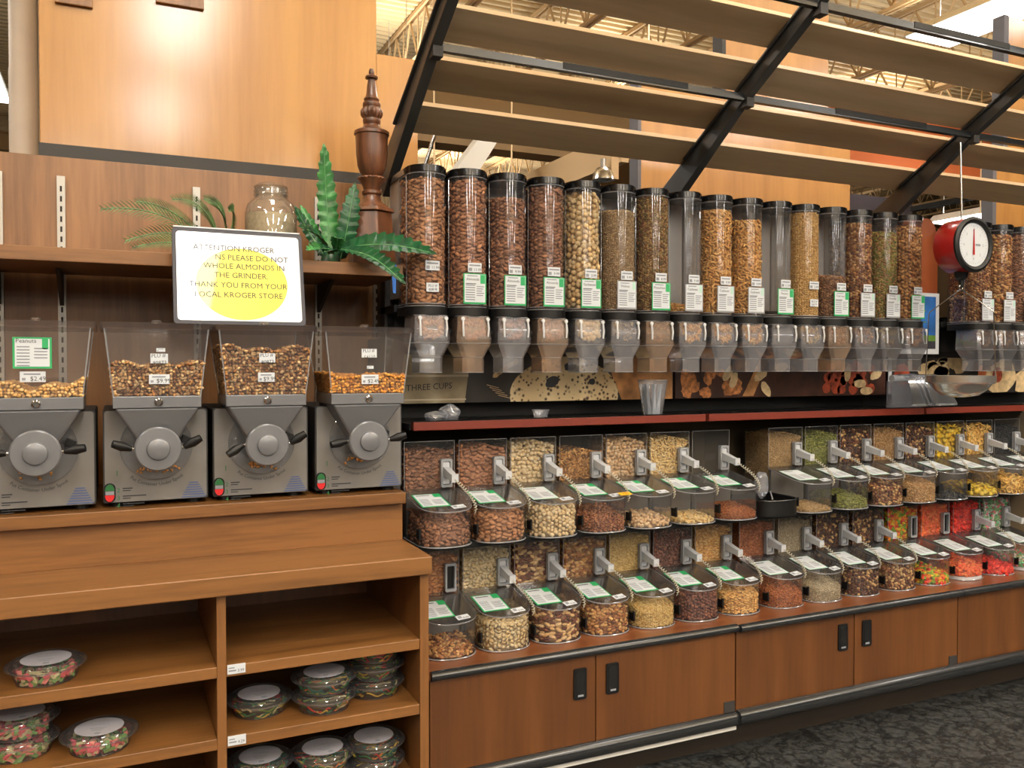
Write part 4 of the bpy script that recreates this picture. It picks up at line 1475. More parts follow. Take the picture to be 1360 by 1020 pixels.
# ------------------------------------------------------------------ base cabinets with bins
DOORS = [[(.901, 1.508), (1.512, 2.117)], [(2.123, 2.723), (2.728, 3.334)], [(3.340, 3.945), (3.95, 4.556)]]
cl = ['cherry wood base cabinet nearest the oak display, with a left and right door', 'cherry wood base cabinet in the middle under the candy and nut bins', 'cherry wood base cabinet at the right edge of the picture']
for mi_, ds in enumerate(DOORS):
    x0, x1 = ds[0][0] - .003, ds[1][1] + .003
    yo = 0.0 if mi_ == 0 else -.012
    t = thing('base_cabinet', cl[mi_], 'cabinet', ((x0 + x1) / 2, 2.85, 0), 'row of base cabinets')
    MB().box(x0, x1, 2.592, 3.10, .16, .496).build('body', 'black', t)
    for di, (a, c) in enumerate(ds):
        d = MB().box(a, c, 2.572, 2.590, .195, .496).build('door', 'cherry', t, bevel=.0015)
        hx = c - .062 if di == 0 else a + .064
        h = MB().prism_y(rrect(hx - .0255, hx + .0255, .352, .460, .007), 2.567, 2.573).build('recessed_pull', 'black', d, smooth=40)
        MB().prism_y(rrect(hx - .017, hx + .017, .362, .450, .004), 2.5662, 2.5675).build('pull_recess', 'black_gloss', d)
        MB().box(hx - .010, hx + .012, 2.5655, 2.567, .362, .369).build('pull_silver_piece', 'greeked', d)  # silver piece at the bottom of the pull
        if di == 1:
            MB().box(c - .052, c - .002, 2.569, 2.573, .198, .238).build('corner_latch', 'charcoal', d)
    prof = [(.0, .0), (-.022, .004), (-.030, .016), (-.030, .038), (-.022, .050), (0, .054)]
    b = MB()
    vs = [(x, 2.592 + yo + p[0] - .012, .142 + p[1] + (.0 if mi_ == 0 else .006)) for x in (x0 + .002, x1 + (.0 if mi_ else .003)) for p in prof]
    b.add(vs, [(i, i + 1, i + 7, i + 6) for i in range(5)] + [(5, 0, 6, 11), tuple(range(6)), tuple(reversed(range(6, 12)))])
    b.build('lower_bumper', 'bumper', t, smooth=50)
    if mi_ == 0:
        MB().box(x0, x1 + .003, 2.57, 2.60, .126, .142).build('white_trim', 'lamp_frame', t)
    MB().box(x0, x1, 2.70, 2.72, 0, .16).build('kick_plate', 'kick', t)
    # counter
    c = thing('bin_counter', 'reddish laminate counter with black bumper edge ' + ['on the cabinet by the oak display', 'on the middle base cabinet', 'on the rightmost base cabinet'][mi_], 'counter', ((x0 + x1) / 2, 2.85, .515), 'bin counters')
    MB().box(x0, x1, 2.572 + yo, 3.10, .4985, .530).build('counter_top', 'cherry_x', c)
    prof = [(.0, .0), (-.016, .003), (-.022, .012), (-.020, .024), (-.010, .030), (0, .031)]
    b = MB()
    vs = [(x, 2.573 + yo + p[0], .4985 + p[1]) for x in (x0 + .004, x1 + (.018 if mi_ == 0 else 0)) for p in prof]
    b.add(vs, [(i, i + 1, i + 7, i + 6) for i in range(5)] + [(5, 0, 6, 11), tuple(range(6)), tuple(reversed(range(6, 12)))])
    b.build('bumper_edge', 'bumper', c, smooth=50)

# ------------------------------------------------------------------ wall fixture behind the bins
for mi_, (x0, x1) in enumerate(((.90, 2.118), (2.122, 3.336), (3.340, 4.556))):
    nm = ['left', 'middle', 'right'][mi_]
    t = thing('bin_rack', ['dark back board of the bin wall next to the grinders', 'dark back board of the bin wall in the middle', 'dark back board of the bin wall at right'][mi_], 'rack', ((x0 + x1) / 2, 3.12, .53), 'bin rack back boards')
    MB().box(x0, x1, 3.105, 3.16, .53, 2.05).build('back_board', 'backdark', t)
    MB().box(x0, x1, 3.1035, 3.105, 1.306, 1.365).build('black_band', 'black', t)
    tag(MB().box(x0, x1, 2.70, 3.10, .884, .902).build('bin_shelf', 'black', None, bevel=.001), ['thin black shelf under the upper bins next to the grinders', 'thin black shelf under the upper bins in the middle', 'thin black shelf under the upper bins at right'][mi_], 'shelf', 'shelves under the upper bins')
    r = thing('ledge_shelf', ['black ledge with dark red front rail at the left', 'black ledge with dark red front rail in the middle', 'black ledge with dark red front rail under the scale pan'][mi_], 'shelf', ((x0 + x1) / 2, 2.9, 1.28), 'ledges above the bins')
    MB().box(x0, x1, 2.775, 3.10, 1.285, 1.306).build('deck', 'black', r)
    MB().box(x0 + .006, x1 - .006, 2.748, 2.776, 1.284, 1.314).build('price_rail', 'rail', r, bevel=.002)
    MB().box(x0 + .006, x1 - .006, 2.746, 2.776, 1.3145, 1.3175).build('rail_lip', 'black_gloss', r)
tag(MB().box(.862, .888, 2.84, 3.16, .56, 1.60).build('end_panel', 'charcoal'), 'dark end panel closing the bin wall beside the rightmost grinder', 'panel')

# printed boards
gy = 3.0


def blob(b, x, z, r, mi, sx=1.0, rot=0.0, lay=0, jit=.25):
    b.disc((x, gy - .0006 * (lay + 1), z), r, 14, mi, sx, jit, rot)


def clipz(b, z0, z1, x0, x1):
    b.v = [(min(max(p[0], x0), x1), p[1], min(max(p[2], z0), z1)) for p in b.v]


random.seed(5)
P_ = thing('printed_board', 'printed picture board with a measuring cup and sliced bread under the dispensers', 'picture', (1.55, gy + .01, 1.365))
MB().box(.90, 2.135, gy, gy + .02, 1.365, 1.545).build('board', 'p_bg1', P_)
b = MB()
b.add([(.93, gy - .001, 1.365), (1.19, gy - .001, 1.365), (1.215, gy - .001, 1.545), (.955, gy - .001, 1.545)], [(0, 1, 2, 3)], 0)
b.box(.95, 1.205, gy - .0018, gy - .0012, 1.462, 1.470, 1)
b.box(.94, 1.195, gy - .0018, gy - .0012, 1.375, 1.381, 1)
b.text('THREE CUPS', (1.05, gy - .002, 1.415), (1, 0, .05), (0, 0, 1), .032, 2)
b.build('cup_print', ['p_tin', 'p_tin2', 'ink'], P_)
b = MB()
vs = [(1.62 + .24 * math.cos(a) * (1 + .06 * math.sin(3 * a)), gy - .001, 1.365 + .175 * math.sin(a)) for a in np.linspace(0, math.pi, 24)]
b.add(vs, [tuple(range(24))], 0)
blob(b, 1.56, 1.44, .020, 2, 1.6, .3, 2), blob(b, 1.64, 1.50, .018, 2, 1.5, .2, 2), blob(b, 1.74, 1.44, .012, 2, 1.3, 0, 2)
b.add([(1.88, gy - .001, 1.365), (2.13, gy - .001, 1.365), (2.13, gy - .001, 1.54), (1.80, gy - .001, 1.54)], [(0, 1, 2, 3)], 1)
b.build('bread_print', ['bread', 'p_tan', 'ink'], P_)
b = MB()
for k in range(5):
    x, z, a = 1.32 + .02 * k, 1.47 + .012 * k, .6
    blob(b, x, z, .010, 0, 1.8, a, 1)
for k in range(5):
    x, z = 1.28 + .012 * k, 1.43 - .010 * k
    b.add([(x, gy - .001, z), (x + .05, gy - .001, z - .012), (x + .05, gy - .001, z - .0105), (x, gy - .001, z + .002)], [(0, 1, 2, 3)], 0)
b.build('wheat_print', ['p_cream'], P_)
P_ = thing('printed_board', 'printed picture board of walnuts, cashews and hazelnuts under the dispensers', 'picture', (2.75, gy + .01, 1.365))
MB().box(2.145, 3.37, gy, gy + .02, 1.365, 1.545).build('board', 'p_bg2', P_)
b = MB()
for k in range(40):
    blob(b, 2.72 + .33 * random.random() + .24, 1.38 + .13 * random.random(), .020 + .008 * random.random(), 0, 1, 0, k % 5, .12)
for k in range(18):
    blob(b, 2.20 + .30 * random.random(), 1.38 + .14 * random.random(), .020, 2, 1.4, random.random() * 3, k % 4, .4)
for (x, z, a) in ((2.60, 1.46, .5), (2.63, 1.40, 2.2), (2.42, 1.47, .9), (2.45, 1.44, 1.2), (2.72, 1.50, .2), (3.20, 1.42, 0), (3.12, 1.47, 1.4), (3.30, 1.46, .3), (3.24, 1.385, .05)):
    blob(b, x, z, .020, 1, 2.0, a, 6, .2)
blob(b, 2.21, 1.44, .055, 2, .8, .4, 3, .3)
b3 = MB()
b3.hexa([(2.5, gy - .004, 1.37), (2.56, gy - .004, 1.37), (2.56, gy - .002, 1.37), (2.5, gy - .002, 1.37)], [(2.60, gy - .004, 1.54), (2.65, gy - .004, 1.54), (2.65, gy - .002, 1.54), (2.60, gy - .002, 1.54)], 0)
b3.build('plank_print', 'p_tan', P_)
clipz(b, 1.366, 1.544, 2.146, 3.369)
b.build('nut_print', ['p_red', 'p_cream', 'p_wal', 'p_tan'], P_)['kind'] = 'stuff'
P_ = thing('printed_board', 'printed picture board with pale peanuts behind the scale pan', 'picture', (3.96, gy + .01, 1.365))
MB().box(3.385, 4.55, gy, gy + .02, 1.365, 1.545).build('board', 'p_bg1', P_)
b = MB()
b.box(3.386, 3.41, gy - .001, gy - .0005, 1.366, 1.544, 3)
blob(b, 3.48, 1.46, .055, 0, 1, 0, 0, .1)
for k in range(14):
    blob(b, 3.62 + .3 * random.random(), 1.46 + .07 * random.random(), .035, 1, 1.6, random.random(), k % 4, .2)
blob(b, 4.2, 1.45, .09, 1, 1.4, .2, 3), blob(b, 4.17, 1.46, .04, 0, 1, 0, 5), blob(b, 4.05, 1.47, .035, 2, 1, 0, 6), blob(b, 4.42, 1.42, .09, 1, 1.3, .4, 4)
clipz(b, 1.366, 1.544, 3.386, 4.549)
b.build('fruit_print', ['p_red', 'p_cream', 'gum', 'paper'] if False else ['p_red', 'p_cream', 'bulk_orange', 'paper'], P_)

# ------------------------------------------------------------------ gravity dispensers
DD = (.0665, 2.724, 2.792, 2.885)          # half width, front, start of curve, back of the clear part
DY = 2.792
ddl = (.0665, -.068, 0.0, .093)            # local


def ring_path(pts, z, close=True):
    return [(x, y, z) for x, y in pts]


def dispenser_meshes():
    zb, zt = .222, .672                    # tube bottom and top above the spout mouth
    tube = MB().prism(dshape(*ddl), zb, zt, caps=(False, False)).mesh('tube', 'tube', 35)
    rib = MB()
    for z in (zb + .002, zb + .010, zt - .004):
        rib.tube(ring_path(dshape(*ddl, inset=-.001), z), .0016, 5)
    for sx in (-1, 1):
        rib.tube([(sx * .0672, .003, zb), (sx * .0672, .003, zt)], .0012, 5)
    rib = rib.mesh('tube_rim', 'edge', 60)
    cap = MB().prism(dshape(.0700, -.0725, 0.0, .215), zt, zt + .020)
    cap.prism(dshape(.066, -.068, 0.0, .21), zt + .020, zt + .024)
    cap = cap.mesh('cap', 'black_gloss', 35)
    rear = MB().box(-.062, .062, .095, .212, .26, zt).mesh('rear_housing', 'rear')
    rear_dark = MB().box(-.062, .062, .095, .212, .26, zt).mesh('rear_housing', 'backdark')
    # valve housing, funnel, spout
    h = MB()
    w = .060

    def sec(w, yf, yb, z):
        return [(-w, yb, z), (-w, yf + .012, z), (-w + .012, yf, z), (w - .012, yf, z), (w, yf + .012, z), (w, yb, z)]
    rows = [sec(.058, -.070, .05, .192), sec(.060, -.072, .05, .150), sec(.064, -.076, .05, .118), sec(.063, -.076, .05, .100), sec(.040, -.066, .03, .052), sec(.040, -.066, .03, 0)]
    vs = [p for r in rows for p in r]
    fs = []
    for i in range(len(rows) - 1):
        for k in range(6):
            k2 = (k + 1) % 6
            fs.append((i * 6 + k, i * 6 + k2, i * 6 + 6 + k2, i * 6 + 6 + k))
    h.add(vs, fs)
    hs = {}
    for nm in ('frost', 'frost_tan'):
        hs[nm] = h.mesh('spout', nm, 25)
    gr = [MB().tube(rows[i], .0013, 4, closed=True).mesh('spout_rim', 'edge', 60) for i in (0, 3, 4, 5)]
    wheel = MB().lathe([(.040, -.052), (.040, .052)], 24, (0, -.018, .140), axis='x').mesh('flow_wheel', 'frost', 40)
    arms = []
    for sx in (-1, 1):
        arm = MB()
        x = sx * .046
        arm.lathe([(.006, 0), (.0075, .003), (.006, .006)], 12, (x, -.074, .182), axis='y')
        arm.tube([(x, -.078, .180), (x + sx * .001, -.082, .150), (x - sx * .001, -.080, .122)], [.0032, .0038, .0034], 6)
        arms.append(arm.mesh('handle_arm', 'white', 50))
    arm = arms
    knob = MB().lathe([(.012, -.006), (.016, 0), (.012, .006)], 16, (.0755, -.03, .135), axis='x').mesh('pivot_knob', 'black', 50)
    collar = MB().prism(dshape(.0735, -.076, 0.0, .09), .194, .222).mesh('collar', 'black', 35)
    cards = {}

    def card(kind, title):
        key = (kind, title)
        if key in cards:
            return cards[key]
        b = MB()
        y = -.071
        mats = ['paper', 'green' if kind == 'g' else 'pocket', 'greeked', 'ink', 'paleg']
        if kind == 'note':
            b.box(.0 - .022, .0 + .022, y - .001, y + .0005, .270, .300, 0)
            b.text('PLU #', (0, y - .0014, .287), (1, 0, .08), (0, 0, 1), .012, 3)
            b.text(title, (0, y - .0014, .274), (1, 0, .08), (0, 0, 1), .012, 3)
        else:
            b.box(-.042, .042, y - .0006, y + .0005, .234, .338, 1)
            b.quad((-.038, y - .0009, .240), (.038, y - .0009, .240), (.038, y - .0009, .335), (-.038, y - .0009, .335), 0)
            if kind == 'g':
                b.box(.020, .037, y - .0013, y - .0008, .304, .334, 1)
            else:
                b.box(.024, .036, y - .0013, y - .0008, .306, .334, 4)
            b.text(title, (-.008, y - .0014, .314), (1, 0, 0), (0, 0, 1), .013, 3, maxw=.05)
            b.box(-.028, .010, y - .0013, y - .0008, .328, .331, 2)
            for k in range(7):
                b.box(-.034, .0, y - .0013, y - .0008, .296 - k * .0082, .2995 - k * .0082, 2)
                if k < 5:
                    b.box(.006, .034 - .004 * (k % 3), y - .0013, y - .0008, .292 - k * .0075, .295 - k * .0075, 2)
            b.box(-.034, .004, y - .0013, y - .0008, .3015, .304, 3)
        cards[key] = b.mesh('info_card', mats)
        return cards[key]
    tags = {}

    def price(txt):
        if txt not in tags:
            b = MB().box(-.025, .025, -.0712, -.0695, .342, .374, 0)
            b.box(-.020, .020, -.0716, -.0712, .363, .368, 1)
            b.box(-.022, -.010, -.0716, -.0712, .346, .357, 1)
            b.text(txt, (.010, -.0717, .347), (1, 0, 0), (0, 0, 1), .013, 2)
            tags[txt] = b.mesh('price_label', ['paper', 'greeked', 'ink'])
        return tags[txt]
    return dict(rear_dark=rear_dark, tube=tube, rib=rib, cap=cap, rear=rear, hs=hs, gr=gr, arm=arm, knob=knob, collar=collar, card=card, price=price, wheel=wheel)


DM = dispenser_meshes()
TB = .2315


def dispenser(x, food, frac, label, kind, title, spout='frost', px='9.99', group='gravity dispensers'):
    t = thing('gravity_dispenser', label, 'dispenser', (x, DY, 1.480), group)
    tb = link('tube', DM['tube'], t)
    link('tube_rim', DM['rib'], tb)
    link('cap', DM['cap'], t)
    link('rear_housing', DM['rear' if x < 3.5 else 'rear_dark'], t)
    link('collar', DM['collar'], t)
    s = link('spout', DM['hs'][spout], t)
    for g_ in DM['gr']:
        link('spout_rim', g_, s)
    link('flow_wheel', DM['wheel'], s)
    for a_ in DM['arm']:
        link('handle_arm', a_, t)
    link('pivot_knob', DM['knob'], t)
    link('info_card', DM['card'](kind, title), t)
    link('price_label', DM['price'](px), t)
    if food:
        z0, z1 = TB, .665
        parts = []
        if frac > .01:
            parts += fill(food, ddl, z0, z0 + (z1 - z0) * frac, slope=.12, mound=.012)
        # what sits in the valve housing
        spec = F[food]
        n = 90
        P = np.stack([rng.uniform(-.040, .040, n), rng.uniform(-.058, -.050, n), rng.uniform(.135, .188, n)], 1)
        P[:, 2] -= .02 * (1 - (P[:, 0] / .04) ** 2) * (P[:, 2] < .16)
        parts.append(scatter(P, np.tile((0., -1., .2), (n, 1)), spec))
        cm = MB().box(-.040, .040, -.048, .04, .140, .19)
        parts.append(core_of(cm, spec))
        o = link('contents', food_mesh('contents', parts), t)
        o['kind'] = 'stuff'
    return t


DL = [
    ('almond', .93, 'gravity dispenser of almonds with a handwritten note, leftmost and tallest looking', 'note', '90818', 'frost', '11.99'),
    ('almond_red', .95, 'gravity dispenser full of reddish almonds, second from left', 'g', 'Almonds', 'frost_tan', '11.99'),
    ('almond_dark', .84, 'gravity dispenser of dark almonds filled to about four fifths, third from left', 'g', 'Almonds', 'frost', '9.99'),
    ('almond_dark', .96, 'gravity dispenser full of dark brown almonds left of the cream round nuts', 'g', 'Almonds', 'frost_tan', '9.99'),
    ('filbert', .93, 'gravity dispenser of cream coloured round nuts', 'g', 'Garbanzo', 'frost', '3.99'),
    ('tan_seed', .82, 'gravity dispenser of fine tan seed right of the cream round nuts', 'w', 'Walnut', 'frost', '9.99'),
    ('pistachio_mix', .97, 'gravity dispenser of brownish green shelled nuts left of an empty one', 'g', 'Pistachios', 'frost_tan', '8.99'),
    ('cashew', .02, 'nearly empty gravity dispenser labelled Cashews with a few nuts left', 'w', 'Cashews', 'frost', '9.49'),
    ('cashew', .90, 'gravity dispenser of golden cashews, left one of the two', 'w', 'Cashews', 'frost', '9.99'),
    ('cashew', .83, 'gravity dispenser of golden cashews, right one of the two', 'w', 'Cashews', 'frost', '9.99'),
    (None, 0, 'empty gravity dispenser labelled Pecans right of the cashews', 'g', 'Pecans', 'frost', '11.99'),
    ('grain', .96, 'gravity dispenser full of small golden grain with a handwritten note', 'note', '54170', 'frost', '2.49'),
    ('brown_bits', .36, 'gravity dispenser only a third full of brown pieces', 'g', 'Trail mix', 'frost_tan', '6.99'),
    ('granola', .90, 'gravity dispenser of brown granola mix left of the greenish one', 'w', 'Granola', 'frost', '4.99'),
    ('pepita_mix', .84, 'gravity dispenser of greenish seed and nut mix', 'w', 'Granola', 'frost', '4.99'),
    ('walnut', .92, 'gravity dispenser of walnut pieces, last before the blue poster', 'g', 'Walnuts', 'frost', '8.99'),
]
for i, d in enumerate(DL):
    dispenser(.965 + .1525 * i, *d)
for i, (fd, fr, lb) in enumerate((('granola', .80, 'gravity dispenser of brown mix half hidden behind the dial scale'), ('mixed_nuts', .92, 'gravity dispenser of orange brown nuts just right of the dial scale'),
                                  ('almond_dark', .95, 'gravity dispenser of dark nuts near the right picture edge'), ('granola', .9, 'gravity dispenser cut by the right picture edge'))):
    dispenser(3.715 + .1525 * i, fd, fr, lb, 'w', 'Granola', 'frost', '5.99', 'gravity dispensers beyond the scale')
for (x0, x1, lb) in ((.885, 3.345, 'black rail carrying the sixteen gravity dispensers'), (3.62, 4.56, 'black rail carrying the dispensers beyond the scale')):
    t = thing('dispenser_rail', lb, 'rail', ((x0 + x1) / 2, 2.95, 1.60), 'dispenser rails')
    MB().box(x0, x1, 2.895, 3.10, 1.690, 1.716).build('rail_beam', 'black', t, bevel=.002)
    MB().box(x0, x1, 2.998, 3.02, 1.545, 1.575).build('lower_strip', 'black', t)
    for x in (x0 + .02, x1 - .02):
        MB().box(x - .01, x + .01, 3.0, 3.10, 1.56, 1.70).build('end_bracket', 'black', t)
    MB().box(x0, x1, 3.01, 3.06, 1.575, 2.05).build('rear_panel', 'charcoal', t)


# ------------------------------------------------------------------ scoop bins
bl = (.094, -.085, .005, .135)      # half width, front, curve start, back (local y, origin at the middle of the front body)
BH = .122                           # front height
LS = .20                            # lid slope
HB, HT = .135, .335                 # hopper back depth start and top height
HD = .30                            # hopper back y


def lid_z(x, y):
    return BH + LS * (y + .085)


def bin_meshes():
    out = {}
    pts = dshape(*bl, p=2.4)
    out['body'] = MB().prism(pts, 0.0, lambda x, y: lid_z(x, y) - .002, caps=(True, False)).mesh('body', 'bin', 35)
    hb = MB()
    hb.add([(-.093, .135, .0), (.093, .135, .0), (.093, .135, HT), (-.093, .135, HT), (-.093, HD, .0), (.093, HD, 0), (.093, HD, HT), (-.093, HD, HT)],
           [(0, 1, 2, 3), (1, 5, 6, 2), (0, 3, 7, 4), (3, 2, 6, 7)])
    out['hopper'] = hb.mesh('hopper', 'bin')
    r = MB()
    r.tube([(x, y, lid_z(x, y) - .003) for x, y in dshape(*bl, inset=-.001, p=2.4)], .0022, 5)
    r.tube([(x, y, .003) for x, y in dshape(*bl, inset=-.0005, p=2.4)], .0022, 5)
    for sx in (-1, 1):
        r.tube([(sx * .093, .134, lid_z(0, .134)), (sx * .093, .134, HT)], .0011, 5)
    r.tube([(-.093, .134, HT), (.093, .134, HT)], .0012, 5)
    out['rim'] = r.mesh('rim', 'edge', 60)  # edge tubes in the hazy material draw a painted highlight
    lp = dshape(.097, -.089, .005, .136, p=2.4)
    out['lid'] = MB().prism(lp, lambda x, y: lid_z(x, y), lambda x, y: lid_z(x, y) + .004).mesh('lid', 'binlid', 35)
    out['baffle'] = MB().hexa([(-.090, .120, .002), (.090, .120, .002), (.090, .132, .002), (-.090, .132, .002)], [(-.090, .120, lid_z(0, .12) - .004), (.090, .120, lid_z(0, .12) - .004), (.090, .132, lid_z(0, .12) - .004), (-.090, .132, lid_z(0, .12) - .004)]).mesh('baffle', 'baffle')
    # scoop pocket on the hopper front
    px, pz0, pz1 = .058, .172, .272
    outer, inner = rrect(px - .021, px + .021, pz0, pz1, .006), rrect(px - .014, px + .014, pz0 + .009, pz1 - .009, .004)
    b = MB()
    n = len(outer)
    y0, y1 = .117, .134
    vs = [(x, y0, z) for x, z in outer] + [(x, y0, z) for x, z in inner] + [(x, y1, z) for x, z in outer] + [(x, y1 - .002, z) for x, z in inner]
    fs = []
    for i in range(n):
        j = (i + 1) % n
        fs += [(i, j, n + j, n + i), (2 * n + i, 2 * n + j, j, i), (n + i, n + j, 3 * n + j, 3 * n + i)]
    b.add(vs, fs, 0)
    b2 = MB()
    b.add([(x, y1 - .003, z) for x, z in inner], [tuple(range(n))], 1)
    out['pocket'] = b.mesh('scoop_pocket', ['pocket', 'black'], 40)
    out['pocket_shut'] = None
    # scoop: blade plate in the pocket and tapered grip, local to the bin
    s = MB()
    s.prism_y(rrect(px - .013, px + .013, pz0 + .011, pz1 - .011, .004), .122, .130)
    a = [(px - .012, .122, .212), (px + .012, .122, .212), (px + .012, .122, .244), (px - .012, .122, .244)]
    e = [(px - .010, .044, .202), (px + .010, .044, .202), (px + .010, .044, .224), (px - .010, .044, .224)]
    s.add(a + e, [(0, 4, 5, 1), (1, 5, 6, 2), (2, 6, 7, 3), (3, 7, 4, 0), (4, 7, 6, 5)])
    s.hexa([(px - .012, .036, .199), (px + .012, .036, .199), (px + .012, .046, .200), (px - .012, .046, .200)], [(px - .012, .036, .227), (px + .012, .036, .227), (px + .012, .046, .227), (px - .012, .046, .227)])
    out['scoop'] = s.mesh('grip', 'scoop', 30)
    for v in range(3):
        p0, p3 = np.array((px, .036, .210)), np.array((.101, -.035, .098))
        p1 = p0 + np.array((.010 + .008 * v, -.045, -.022))
        p2 = p3 + np.array((.010, -.020 + .006 * v, .050))
        path = []
        turns, K = 16, 150
        for i in range(K + 1):
            u = i / K
            c = (1 - u) ** 3 * p0 + 3 * u * (1 - u) ** 2 * p1 + 3 * u * u * (1 - u) * p2 + u ** 3 * p3
            d = 3 * (1 - u) ** 2 * (p1 - p0) + 6 * u * (1 - u) * (p2 - p1) + 3 * u * u * (p3 - p2)
            d /= np.linalg.norm(d)
            n1 = np.cross(d, (0, .3, 1.0))
            n1 /= np.linalg.norm(n1)
            n2 = np.cross(d, n1)
            q = .0052 * min(1, u * 6, (1 - u) * 8)
            w = u * turns * 2 * math.pi
            path.append(c + q * (math.cos(w) * n1 + math.sin(w) * n2))
        out['coil%d' % v] = MB().tube(path, .0016, 4).mesh('coiled_cord', 'p_cream' if False else 'paper_cord', 60)
    # clip on the lower left side
    c = MB().box(-.101, -.095, -.045, -.018, .030, .060).box(-.101, -.095, -.050, -.043, .030, .066)
    out['clip'] = c.mesh('clip', 'black')

    def on_lid(x, y, up):
        return (x, y, lid_z(x, y) + .004 + up)
    for kind in ('g', 'w'):
        b = MB()
        m = ['paper', 'green' if kind == 'g' else 'paleg', 'greeked', 'ink']
        x0, x1, ya, yb = -.088, .012, -.045, .075

        def rect(xa, xb, y0_, y1_, up, mi):
            b.quad(on_lid(xa, y0_, up), on_lid(xb, y0_, up), on_lid(xb, y1_, up), on_lid(xa, y1_, up), mi)
        lo = [on_lid(x0, ya, 0), on_lid(x1, ya, 0), on_lid(x1, yb, 0), on_lid(x0, yb, 0)]
        hi = [on_lid(x0, ya, .0008), on_lid(x1, ya, .0008), on_lid(x1, yb, .0008), on_lid(x0, yb, .0008)]
        b.hexa(lo, hi, 1)
        rect(x0 + .005, x1 - .005, ya + .005, yb - .004, .0012, 0)
        if kind == 'g':
            rect(x1 - .028, x1 - .005, yb - .034, yb - .004, .0015, 1)
        rect(x0 + .012, x1 - .040, yb - .018, yb - .013, .0016, 3)
        for k in range(7):
            rect(x0 + .010, x0 + .042, ya + .012 + k * .009, ya + .016 + k * .009, .0016, 2)
            if k < 5:
                rect(x0 + .052, x1 - .010 - .006 * (k % 2), ya + .022 + k * .009, ya + .026 + k * .009, .0016, 2)
        out['card_' + kind] = b.mesh('info_card', m)
    b = MB()
    lo = [on_lid(.010, -.078, .001), on_lid(.058, -.070, .001), on_lid(.056, -.042, .001), on_lid(.008, -.050, .001)]
    hi = [(p[0], p[1], p[2] + .0008) for p in lo]
    b.hexa(lo, hi, 0)
    o = np.array(on_lid(.042, -.070, .0025))
    b.text('9.99', tuple(o), (1, .16, .03), (0, 1, .2), .013, 1)
    b.quad(*[tuple(np.array(on_lid(x, y, .0024))) for x, y in ((.015, -.070), (.028, -.068), (.027, -.052), (.014, -.054))], 2)
    out['price'] = b.mesh('price_tag', ['paper', 'ink', 'greeked'])
    return out


M['paper_cord'] = plain('cord_ivory', (206, 200, 180), 0.5)
BM = bin_meshes()
BY = 2.720


def scoop_bin(x, row, desc, hop, hlev, food, lev, card='g', slope=.25, scoop=True, coil=0, base=None, idx=0, empty_note=None):
    z = .9025 if row == 'upper' else .5305
    t = thing('scoop_bin', 'clear scoop bin of %s in the %s row' % (desc, row), 'bin', (x, BY, z), row + ' row of scoop bins')
    bd = link('body', BM['body'], t)
    link('rim', BM['rim'], bd)
    link('hopper', BM['hopper'], t)
    link('baffle', BM['baffle'], t)
    ld = link('lid', BM['lid'], t)
    link('info_card', BM['card_' + card], ld)
    link('price_tag', BM['price'], ld)
    link('scoop_pocket', BM['pocket'], t)
    link('clip', BM['clip'], t)
    D = (bl[0] - .002, bl[1] + .002, bl[2], .118)
    if food:
        o = link('front_contents', food_mesh('front_contents', fill(food, D, .004 if not base else .016, max(.012, lev), slope=slope, p=2.4)), t)
        o['kind'] = 'stuff'
    if base:
        MBb = MB().prism(dshape(.091, -.082, .005, .116, p=2.4), .002, .016)
        link('powder_layer', MBb.mesh('powder_layer', 'white'), t)
    if hop:
        spec = F[hop]
        l, wd, th_ = spec[1]
        st = (l + wd) * (.42 if spec[0] in ('ball', 'chunk') else .39)
        su, sz = (st, st) if spec[0] != 'almond' else (l * .80, wd * .86)
        P, N = [], []
        top = .008 + (HT - .012) * hlev
        zs = np.arange(.13, top, sz)
        for r, zz in enumerate(zs):
            for xx in np.arange(-.089, .089, su):
                zt = top - .02 * abs(xx) / .09
                if zz < zt:
                    P.append((xx + (su * .5 if r % 2 else 0) + rng.uniform(-.34, .34) * su, .137 + th_ * .55 + rng.uniform(0, th_ * .4), zz + rng.uniform(-.36, .36) * sz)), N.append((0, -1, 0))
            for yy in np.arange(.140, HD - .01, su):
                P.append((-.0905 + th_ * .5, yy + rng.uniform(-.3, .3) * st, zz + rng.uniform(-.3, .3) * st)), N.append((-1, 0, 0))
        for xx in np.arange(-.088, .088, st):
            for yy in np.arange(.145, HD - .01, st):
                P.append((xx, yy + rng.uniform(-.3, .3) * st, top - .02 * abs(xx) / .09 + rng.uniform(-.3, .3) * th_)), N.append((0, 0, 1))
        P = np.array(P)
        P[:, 0] = np.clip(P[:, 0], -.089 + th_ * .3, .089 - th_ * .3)
        cm = MB().box(-.089 + th_, .089 - th_, .138 + th_, HD - .006, .01, top - .02)
        o = link('hopper_contents', food_mesh('hopper_contents', [scatter(P, np.array(N, float), spec, 1.0, .38 if spec[0] == 'almond' else None), core_of(cm, spec)]), t)
        o['kind'] = 'stuff'
    if scoop:
        s = thing('tethered_scoop', 'grey scoop in pocket of %s bin' % (desc.split(',')[0] + ', ' + row + ' row'), 'scoop', (x, BY, z), 'scoops of the ' + row + ' row')
        link('grip', BM['scoop'], s)
        link('coiled_cord', BM['coil%d' % coil], s)
    return t


